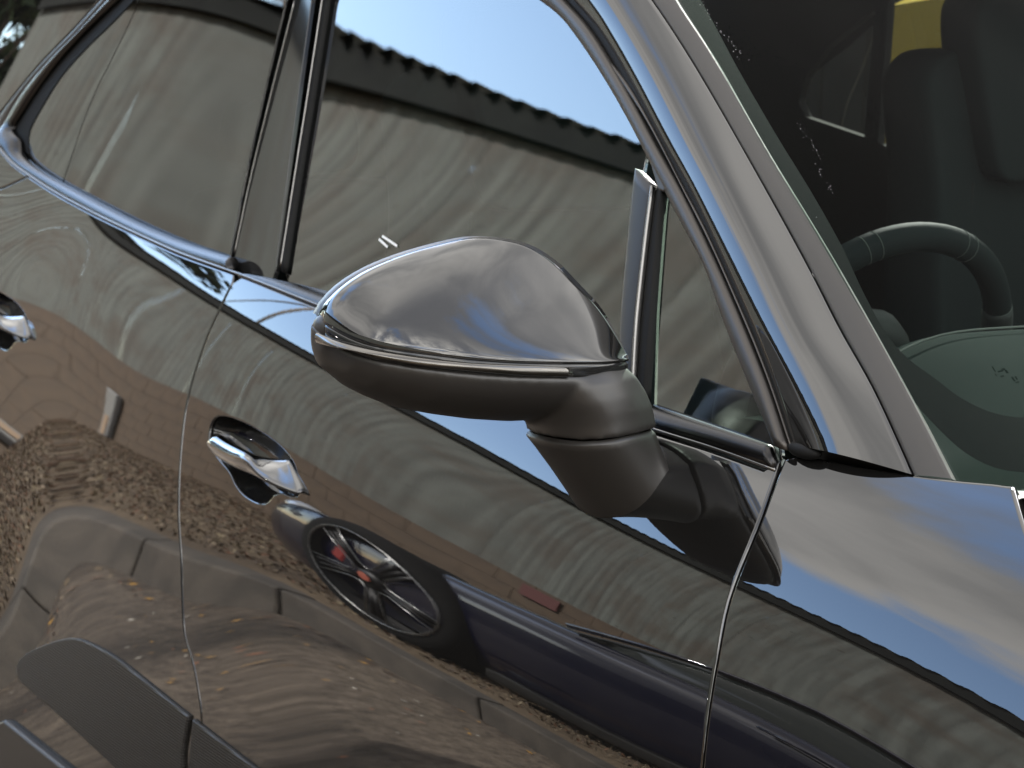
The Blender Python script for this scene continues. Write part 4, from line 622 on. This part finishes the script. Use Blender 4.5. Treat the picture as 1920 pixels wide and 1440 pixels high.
for s in (1, -1):
    ms = np.array([1, s, 1.]); t = np.gradient((PA + SE) / 2, axis=0); nn = np.cross(t, SE - PA); nn /= np.linalg.norm(nn, axis=1)[:, None]; nn *= -np.sign(nn[:, 1:2])
    rows = [PA + [.004, .014, -.004], PA + nn * -.003]
    for q in np.linspace(0, 1, 22): rows.append(PA + (SE - PA) * q + nn * (.008 * math.sin(math.pi * q ** .9) + .0008))
    rows += [SE - nn * .004, SE - nn * .010]
    loft('windscreen_pillar', np.array(rows) * ms, PAINT, CAR)
    foot_ = np.array(rows)[1:, 0]; loft('pillar_seal', np.array([foot_, foot_ + [.004, .012, -.004], foot_ + [.01, .04, -.03]]) * ms, RUBBER, CAR)
    d = SO - SE; rows = [SE + d * .03 - nn * .010]
    for q in np.linspace(.05, 1, 9): rows.append(SE + d * q + nn * (.0012 * math.sin(math.pi * min(1, q * 1.0)) - .001))
    rows += [SO - nn * .004 + d * .02, SO - nn * .010]
    loft('screen_side_moulding', np.array(rows) * ms, MOULD, CAR)
# foot of the pillar: dark joint over the wing
ftp = p3(BODY, resample(smooth_curve(CV['fender_top'], .02), 20), 0)[0]; ft2 = ftp.copy(); ft2[:, 1] += .05; ft2[:, 2] -= .012; ft3 = ftp + [0, .002, -.012]
inn = np.array([WS(-.04, q, .004) for q in np.linspace(-.01, .5, 20)])
loft('scuttle_panel', [ft3, ft2, ft2 + [.03, .05, -.02], inn + [.05, 0, -.02], inn], RUBBER, CAR)
loft('scuttle_panel', np.array([ft3, ft2, ft2 + [.03, .05, -.02], inn + [.05, 0, -.02], inn]) * [1, -1, 1], RUBBER, CAR)
for s in (1, -1):
    me = bpy.data.meshes.new('pillar_foot_seal'); bm = bmesh.new(); bmesh.ops.create_uvsphere(bm, u_segments=20, v_segments=12, radius=1, matrix=Matrix.LocRotScale(Vector((-.664, -s * .790, 1.0395)), None, Vector((.022, .009, .0075)))); bm.to_mesh(me); bm.free(); link('pillar_foot_seal', me, RUBBER, CAR)
# --- windscreen and its black border
loft('windscreen', [[WS(a, b) for b in np.linspace(.004, .996, 40)] for a in np.linspace(-.05, 1.32, 24)], G_SCREEN, CAR)
FR = np.array([(1.32, .024), (1.12, .024), (.96, .023), (.818, .020), (.659, .019), (.53, .0195), (.416, .018), (.333, .0145), (.254, .0135), (.205, .017), (.158, .0265), (.116, .035), (.08, .049), (.063, .064), (.054, .085), (.045, .14), (.035, .25), (.03, .5)])
FRs = smooth_curve(FR, .012); k = len(FRs)
outr = resample(np.array([(1.32, .002), (-.05, .002), (-.05, .5)]), 4 * k); arc = np.linspace(0, 1, k)
ip = int(k * .80); o1 = np.stack([FRs[:, 0], np.full(k, .002)], 1)
wgt = np.clip((np.arange(k) - k * .62) / (k * .16), 0, 1)[:, None]; o2 = np.stack([np.full(k, -.05), FRs[:, 1]], 1); OUT = o1 * (1 - wgt) + o2 * wgt
OUT[:, 0] = np.minimum(OUT[:, 0], FRs[:, 0] + 0); corner = (wgt[:, 0] > 0)
for s in (1, -1):
    rows = [[WS(*(OUT[i] + (FRs[i] - OUT[i]) * q), .004) * [1, s, 1] for i in range(k)] for q in np.linspace(0, 1, 5)]
    loft('windscreen_border', rows, FRIT, CAR)
# rain drops dried along the edge of the screen
DR = [(0.983, 0.021), (0.962, 0.019), (0.944, 0.019), (0.926, 0.022), (0.906, 0.021), (0.895, 0.022), (0.884, 0.023), (0.873, 0.024), (0.863, 0.026), (0.853, 0.027), (0.84, 0.022), (0.666, 0.037), (0.656, 0.039), (0.631, 0.039), (0.62, 0.038), (0.608, 0.038), (0.59, 0.037), (0.568, 0.033), (0.558, 0.03), (0.54, 0.031), (0.526, 0.029)]
bm = bmesh.new()
for (a, b) in DR + [(a + random.gauss(0, .008), b + random.gauss(0, .0015)) for a, b in DR for _ in range(2)] + [(.478, .010)]:
    bmesh.ops.create_icosphere(bm, subdivisions=1, radius=random.uniform(.0002, .0006), matrix=Matrix.Translation(Vector(WS(a, b, -.0006))))
me = bpy.data.meshes.new('dried_drops'); bm.to_mesh(me); bm.free(); o = link('dried_drops', me, pbr('dried_spots', (.10, .105, .11), .5), CAR); o['kind'] = 'stuff'
# --- roof and bonnet, beyond the frame but closing the cabin
rx = np.linspace(-1.40, -3.55, 16); rows = []
for x in rx:
    w, zt = np.interp(-x, (1.38, 1.8, 2.6, 3.55), (.60, .70, .70, .62)), np.interp(-x, (1.38, 1.7, 2.2, 3.0, 3.55), (1.555, 1.60, 1.61, 1.575, 1.50))
    rows.append([(x, -w, zt - .085), (x, -w * .92, zt - .045), (x, -w * .6, zt - .012), (x, 0, zt), (x, w * .6, zt - .012), (x, w * .92, zt - .045), (x, w, zt - .085)])
loft('roof', rows, PAINT, CAR, subsurf=1)
rows = []
for x in np.linspace(-.40, .42, 14):
    zg = np.interp(x, hgs[:, 0], hgs[:, 1]) + g; prof = []
    for z in np.linspace(zg, max(zg + .02, 1.03), 5): prof.append(tuple(p3(BODY, [(x, z)], 0)[0][0]))
    y0, z0 = prof[-1][1], prof[-1][2]; zc_ = 1.115 - .10 * max(0, x + .2)
    prof += [(x, y0 * .86, z0 + (zc_ - z0) * .45), (x, y0 * .6, z0 + (zc_ - z0) * .8), (x, y0 * .3, zc_ - .004), (x, 0, zc_)]
    rows.append(prof + [(a, -b, c) for a, b, c in prof[-2::-1]])
loft('bonnet', rows, PAINT, CAR)

# ------------------------------------------------------------------ door mirror
MIR = empty('door_mirror', (0, 0, 0), 0, CAR)
part = smooth_curve(CV['m_part'], .006); nM = 64; part = resample(part, nM)
crease = np.array([(-.842, -.858, 1.0985), (-.862, -.860, 1.119), (-.885, -.864, 1.140), (-.905, -.876, 1.1595), (-.918, -.890, 1.177), (-.927, -.913, 1.192), (-.932, -.940, 1.199), (-.938, -.97, 1.2005), (-.943, -1.005, 1.194), (-.948, -1.045, 1.183), (-.953, -1.078, 1.169), (-.957, -1.10, 1.154), (-.960, -1.113, 1.139), (-.962, -1.117, 1.130)])
_c = smooth_curve(crease, .002); _d = np.r_[0, np.cumsum(np.linalg.norm(np.diff(_c, axis=0), axis=1))]; _t = _d[-1] * np.linspace(0, 1, nM) ** 1.9; crease = np.stack([np.interp(_t, _d, _c[:, k_]) for k_ in range(3)], 1)
# pair the two edges by how far outboard they are
rows = []; m = 26
for q in np.linspace(0, 1, m):
    T0, T1 = rad(13), rad(66); th = T0 + q * (T1 - T0); v = (math.sin(th) - math.sin(T0)) / (math.sin(T1) - math.sin(T0)); h = (math.cos(T0) - math.cos(th)) / (math.cos(T0) - math.cos(T1))
    P = part.copy(); d = crease - part; rows.append(np.stack([part[:, 0] + d[:, 0] * h, part[:, 1] + d[:, 1] * h, part[:, 2] + d[:, 2] * v], 1))
rows = np.array(rows); lip = rows[0] + [-.002, 0, -.0025]
lip2 = rows[0] * 1.0; cen = rows[0].mean(0); lip2 = rows[0] + (cen - rows[0]) * .05 + [0, 0, -.003]
capr = np.concatenate([[lip2, rows[0] + (cen - rows[0]) * .008 + [0, 0, -.002]], rows]); end = rows[-1] + [-.002, 0, 0]
cap = loft('mirror_cap', np.concatenate([capr, [rows[-1] + np.array([-.002, 0, -.003])]]), PAINT, MIR)
loft('mirror_core', [part + (part - part) * .04 + [0, 0, -.010] if False else part + (np.array([-.90, -.985, 1.13]) - part) * .05 + [0, 0, -.012], part + (np.array([-.92, -.985, 1.13]) - part) * .045, crease + (np.array([-.93, -.985, 1.13]) - crease) * .04 + [-.003, 0, 0]], PLASTIC, MIR)
# rear rim of the housing and the mirror glass
cc = crease.mean(0); rim = [crease + [-.0005, 0, -.002]]
for k_, (dx, sc) in enumerate(((-.006, .997), (-.016, .985), (-.026, .955), (-.030, .92))): rim.append(np.array([cc[0], cc[1], 1.11]) * [0, 1, 1] + (crease - np.array([0, cc[1], 1.11])) * [1, sc, sc] + [dx, 0, 0])
loft('mirror_rim', rim, PLASTIC, MIR)
def low_edge(dz, inset): 
    P = part.copy(); P[:, 2] += dz; c2 = np.array([-.90, -.985, 0]); d = (c2 - P) * [1, 1, 0]; d /= np.linalg.norm(d, axis=1)[:, None]; return P + d * inset
band = [low_edge(-.0015, .004), low_edge(-.0035, .0012), low_edge(-.0055, .0008), low_edge(-.012, .0012), low_edge(-.0155, .0026), low_edge(-.017, .006)]
loft('mirror_band', band, GLOSSBLK, MIR)
lt, lb = resample(smooth_curve(CV['lens_t'], .006), 50), resample(smooth_curve(CV['lens_b'], .006), 50)
out2 = (lt + lb) / 2 - np.array([-.90, -.985, 0]); out2[:, 2] = 0; out2 /= np.linalg.norm(out2, axis=1)[:, None]
rows = [lt - out2 * .004]
for q in np.linspace(0, 1, 9): rows.append(lt + (lb - lt) * q + out2 * (.0018 + .0022 * math.sin(math.pi * q) ** .7))
rows.append(lb - out2 * .004); rows = np.array(rows)
e = rows[:, :1] * .5 + rows[:, :1].mean(0, keepdims=True) * .5; rows = np.concatenate([e - [[out2[0] * .003]], rows], axis=1)
loft('indicator_lens', rows, LENS, MIR)
tipm = bpy.data.meshes.new('mirror_tip'); bm = bmesh.new(); bmesh.ops.create_uvsphere(bm, u_segments=20, v_segments=12, radius=1, matrix=Matrix.LocRotScale(Vector((-.956, -1.1120, 1.1175)), None, Vector((.017, .0105, .0145)))); bm.to_mesh(tipm); bm.free(); link('mirror_tip', tipm, PLASTIC, MIR)
# lower shell and arm, one moulding
def blob(name, rows_list, mat, parent):
    V = []; F = []
    for rows in rows_list:
        v, f = grid(np.array(rows), close_v=True); b = len(V); n_, m_ = np.array(rows).shape[:2]; V += [tuple(q) for q in v]; F += [tuple(i + b for i in q) for q in f]; F += [tuple(b + i for i in range(m_)), tuple(b + (n_ - 1) * m_ + i for i in range(m_))[::-1]]
    o = fix_normals(mesh(name, V, F, mat, parent)); return o
ys = np.array([-.862, -.875, -.895, -.92, -.95, -.985, -1.02, -1.05, -1.075, -1.095, -1.110, -1.119, -1.1235])
mp = part[np.argsort(part[:40 if False else nM, 1])]
pf = part[part[:, 0] > -.951]; o_ = np.argsort(pf[:, 1])
xf = np.interp(ys, pf[o_, 1], pf[o_, 0]); zf = np.interp(ys, pf[o_, 1], pf[o_, 2]) - .0145
zb = np.interp(-ys, (.862, .895, .94, 1.0, 1.05, 1.09, 1.12, 1.1235), (1.034, 1.029, 1.0275, 1.0345, 1.0455, 1.062, 1.086, 1.098)); rows = []
for y, a, zt_, b in zip(ys, xf, zf, zb):
    xr = -.966 + .0 * y; w_ = a - xr; sec = [(xr, y, zt_ + .012), (xr + w_ * .5, y, zt_ + .008), (a - .006, y, zt_ + .002), (a + .0006, y, zt_ - .001), (a + .0012, y, zt_ - .004)]
    for th in np.linspace(8, 90, 12): c_, s_ = math.cos(rad(th)), math.sin(rad(th)); sec.append((xr + .012 + (w_ - .012) * c_ ** .85, y, (zt_ - .005) - (zt_ - .005 - b) * s_ ** 1.15))
    sec += [(xr + .004, y, b + .003), (xr, y, b + .012)]
    rows.append(sec)
shell_rows = rows
sm = CV['a_seam']; cs = np.array([-.868, -.880, 1.025])
hid = np.array([(-.942, -.895, 1.0185), (-.945, -.868, 1.022), (-.925, -.842, 1.027), (-.885, -.828, 1.031), (-.845, -.829, 1.0325)])
seamL = np.vstack([sm, hid]); seamL = resample(np.vstack([smooth_curve(np.vstack([seamL, seamL[:1]]), .004)]), 49)[:-1]
cs = seamL.mean(0)
up = [seamL * 1.0]
for dz, sx, dx, dy in ((.004, 1.0, 0, 0), (.012, 1.005, -.001, -.002), (.022, 1.02, -.002, -.006), (.034, 1.06, -.006, -.013), (.048, 1.08, -.012, -.022), (.058, 1.0, -.016, -.028)):
    P = cs + (seamL - cs) * [sx, sx, 1] + [dx, dy, dz]; up.append(P)
shell = blob('mirror_housing', [shell_rows, up], PLASTIC, MIR)
rm = shell.modifiers.new('remesh', 'REMESH'); rm.mode = 'VOXEL'; rm.voxel_size = 0.0022; rm.use_smooth_shade = True
sm_ = shell.modifiers.new('smooth', 'SMOOTH'); sm_.factor = 0.5; sm_.iterations = 14
# foot of the arm, down to the door skin
foot = np.array([(-.807, -.83, .995), (-.811, -.846, .968), (-.822, -.854, .953), (-.849, -.861, .941), (-.878, -.864, .937), (-.912, -.862, .942), (-.936, -.853, .958), (-.942, -.842, .982), (-.925, -.828, 1.003), (-.885, -.818, 1.013), (-.84, -.818, 1.012)])
foot = resample(smooth_curve(np.vstack([foot, foot[:1]]), .004), 49)[:-1]
s0 = cs + (seamL - cs) * .985 + [0, 0, -.0035]; s00 = cs + (seamL - cs) * .93 + [0, 0, -.001]; s1 = cs + (seamL - cs) * .998 + [0, 0, -.0052]
rows = [s00, s0, s1] + [s1 + (foot - s1) * q for q in np.linspace(.08, 1, 14)] + [foot + [0, .03, -.004]]
loft('mirror_arm', rows, PLASTIC, MIR, close_v=True)

# ------------------------------------------------------------------ cabin
FLAT = lambda y: (lambda x, z: (np.full(np.shape(np.atleast_1d(x)), y), np.zeros(np.shape(np.atleast_1d(x))), np.zeros(np.shape(np.atleast_1d(x)))))
box('cabin_floor', (-3.5, -.78, .28), (-.30, .78, .34), CABIN, CAR); box('bulkhead', (-.42, -.74, .34), (-.36, .74, .98), CABIN, CAR); box('boot_back', (-3.5, -.72, .34), (-3.44, .72, 1.50), CABIN, CAR)
rows = [[(x, y, np.interp(-x, (1.3, 1.7, 2.2, 3.0, 3.5), (1.50, 1.555, 1.565, 1.53, 1.46)) - .06 * (abs(y) / .6) ** 3) for y in np.linspace(-.62, .62, 9)] for x in np.linspace(-1.38, -3.45, 10)]
loft('headlining', rows, CABIN, CAR)
box('inner_door_trim', (-3.4, -.745, .34), (-.50, -.715, 1.0), CABIN, CAR, .01)
hq = np.array([(-2.535, 1.262), (-2.512, 1.235), (-2.335, 1.208), (-2.328, 1.44), (-2.36, 1.428), (-2.46, 1.37), (-2.52, 1.31)]); hd = np.array([(-2.295, 1.20), (-2.292, 1.474), (-1.90, 1.478), (-1.86, 1.10)]); hf = np.array([(-1.76, 1.10), (-1.80, 1.478), (-1.34, 1.44), (-.76, 1.08)])
panel('inner_door_trim', np.array([(-3.4, .34), (-.45, .34), (-.50, 1.02), (-1.30, 1.50), (-3.4, 1.50)]), FLAT(.70), CABIN, CAR, [hq, hd, hf], .08, .006, .02, 0, -1, .02)
# dashboard with hood over the instruments
rows = []
for y in np.linspace(-.72, .72, 41):
    hump = math.exp(-((y + .37) / .21) ** 4); b = .02 * (1 - (y / .72) ** 2)
    rows.append([(-.50 + b, y, 1.005), (-.60 + b, y, 1.022 + .012 * hump), (-.72 + b, y, 1.032 + .040 * hump), (-.80, y, 1.036 + .062 * hump), (-.865 - .01 * hump, y, 1.030 + .070 * hump), (-.885 - .015 * hump, y, 1.015 + .075 * hump), (-.88, y, .99 + .05 * hump), (-.86, y, .92), (-.90, y, .86), (-.88, y, .60)])
loft('dashboard', rows, DASH, CAR, subsurf=1)
tube('dashboard_stitching', [(-.845, y, 1.036 + .0685 * math.exp(-((y + .37) / .21) ** 4)) for y in np.linspace(-.65, .65, 60)], .0014, THREAD, CAR, 5)
# passenger seat
seat = empty('front_seat', (0, 0, 0), 0, CAR)
def cushion(name, secs, parent, mat=LEATHER, sub=2):
    return loft(name, secs, mat, parent, close_v=True, subsurf=sub, caps=True)
def slab(z, x, cy, hw, th, bol=0.0):
    pts = []
    for u in (-1, -.86, -.55, 0, .55, .86, 1): pts.append((x + th * .5 + bol * (abs(u) ** 3), cy + hw * u, z))
    for u in (1, .6, 0, -.6, -1): pts.append((x - th * .5, cy + hw * u * .96, z))
    return pts
cy = .37
cushion('backrest', [slab(z, x, cy, hw, .12, b) for z, x, hw, b in ((.55, -1.52, .20, .05), (.58, -1.53, .25, .08), (.80, -1.57, .265, .08), (.98, -1.60, .262, .07), (1.10, -1.62, .245, .055), (1.20, -1.635, .228, .04), (1.31, -1.645, .245, .03), (1.345, -1.65, .238, .02), (1.37, -1.655, .205, .01), (1.385, -1.655, .16, 0))], seat)
cushion('headrest', [slab(z, x, cy, hw, .10, 0.01) for z, x, hw in ((1.19, -1.585, .10), (1.20, -1.583, .128), (1.26, -1.588, .142), (1.36, -1.60, .165), (1.43, -1.61, .172), (1.462, -1.615, .155), (1.472, -1.617, .10))], seat)
cushion('seat_cushion', [[(x, cy + u * .26, z0 + d) for u, d in ((-1, .03), (-.7, .04), (0, 0), (.7, .04), (1, .03), (1, -.12), (0, -.14), (-1, -.12))] for x, z0 in ((-1.55, .56), (-1.4, .55), (-1.2, .58), (-1.05, .60), (-1.02, .58))], seat)
def stitch(pts): tube('seam', pts, .0022, RUBBER, seat, 5)
for sg in (-1, 1): stitch([(-1.495, cy + sg * .13, .70), (-1.523, cy + sg * .145, .95), (-1.548, cy + sg * .15, 1.10), (-1.560, cy + sg * .14, 1.19)]); stitch([(-1.47, cy + sg * .235, .75), (-1.50, cy + sg * .236, .95), (-1.535, cy + sg * .215, 1.10), (-1.565, cy + sg * .19, 1.24)])
# driver's seat (its edge is behind the pillar)
ds = empty('front_seat', (0, 0, 0), 0, CAR)
for ch in list(seat.children):
    c = ch.copy(); COL.objects.link(c); c.parent = ds; c.location = (-.18, -.74, -.05)
rs = empty('rear_seat', (0, 0, 0), 0, CAR)
cushion('rear_backrest', [slab(z, -2.45 - (z - .6) * .25, 0, .60, .14, .02) for z in (.58, .62, .9, 1.08, 1.12)], rs); cushion('rear_cushion', [[(x, u * .6, .5 + d) for u, d in ((-1, .02), (0, .03), (1, .02), (1, -.12), (-1, -.12))] for x in (-2.4, -2.2, -1.98, -1.95)], rs)
for y in (-.38, .38): cushion('rear_headrest', [slab(z, -2.60, y, hw, .09) for z, hw in ((1.12, .10), (1.15, .13), (1.24, .12), (1.26, .08))], rs)
# steering wheel
sw = empty('steering_wheel', (-1.075, -.37, 1.015), 0, CAR); sw.rotation_euler = (0, rad(24), 0)
RW = .183
def wp(a, r=RW): return (0, r * math.sin(a), r * math.cos(a))
seg_a = np.linspace(0, 2 * math.pi, 73)[:-1]
tube('wheel_rim', [wp(a) for a in seg_a], .0165, LEATHER, sw, 14, closed=True)
for a0, a1 in ((rad(62), rad(118)), (rad(242), rad(298))):
    aa = np.linspace(a0, a1, 18); tube('grip_cover', [wp(a) for a in aa], [.0175 + .0012 * math.sin(math.pi * i / 17) for i in range(18)], CABIN, sw, 14)
    tube('grip_stitching', [tuple(np.array(wp(a, RW - .016)) + [-.008, 0, 0]) for a in aa], .0011, THREAD, sw, 5)
for a in (rad(19), rad(24), rad(62), rad(-19), rad(-24)):
    c = Vector(wp(a)); t_ = Vector((0, math.cos(a), -math.sin(a))); u_ = Vector((1, 0, 0)); v_ = t_.cross(u_)
    tube('rim_stitching', [c + (u_ * math.cos(b) + v_ * math.sin(b)) * .0167 for b in np.linspace(0, 2 * math.pi, 17)[:-1]], .0004, THREAD, sw, 5, closed=True)
lathe('wheel_hub', [(0, 0), (.05, 0), (.068, .008), (.072, .03), (.06, .05)], CABIN, sw, 24).rotation_euler = (0, 0, rad(90))
for a in (rad(90), rad(270), rad(180)): tube('spoke', [wp(a, .06), wp(a, .12), wp(a, RW - .01)], [.022, .014, .012], CABIN, sw, 8)
tube('steering_column', [(-1.03, -.37, 1.0), (-.80, -.37, .90)], .035, CABIN, CAR, 12)

# ------------------------------------------------------------------ small marks on the glass
WHITEM = pbr('white_reflection', (.75, .76, .75), .5)  # two bright reflections in the pane, painted as flat white strips
for a, c in (((-1.5192, 1.1331), (-1.4942, 1.1262)), ((-1.5138, 1.1375), (-1.4728, 1.1298))):
    d = np.array(c) - np.array(a); nn2 = np.array([-d[1], d[0]]) / np.linalg.norm(d) * .0014; a_, c_ = np.array(a), np.array(c)
    q = p3(FG, np.array([a_ - nn2, c_ - nn2, c_ + nn2, a_ + nn2]), -.0035)[0]; mesh('reflection_dash', q, [(0, 1, 2, 3)], WHITEM, CAR, False)
bm = bmesh.new()
for (a, c, w, h) in [(-.006, .003, .0012, .004), (.004, .002, .003, .0015), (.0, .0, .0045, .0012), (.006, -.001, .002, .0025), (-.008, -.004, .001, .002), (-.002, -.006, .0028, .0012), (.008, -.010, .0016, .0035), (.012, -.009, .0015, .0025), (.010, -.014, .003, .001)]:
    a *= .7; c *= .7; w *= .6; h *= .6
    s0_, t0_ = .142 + c * 2.2 - a * .35, .066 + a * .78
    q = [WS(s0_ + dz * 2.0, t0_ + dx, .0015) for dx, dz in ((-w / 1.4, -h), (w / 1.4, -h), (w / 1.4, h), (-w / 1.4, h))]; f = bm.faces.new([bm.verts.new(v) for v in q])
me = bpy.data.meshes.new('etched_mark'); bm.to_mesh(me); bm.free(); link('etched_mark', me, pbr('etched_ink', (.016, .0195, .0185), .8, 0, 0), CAR, False)
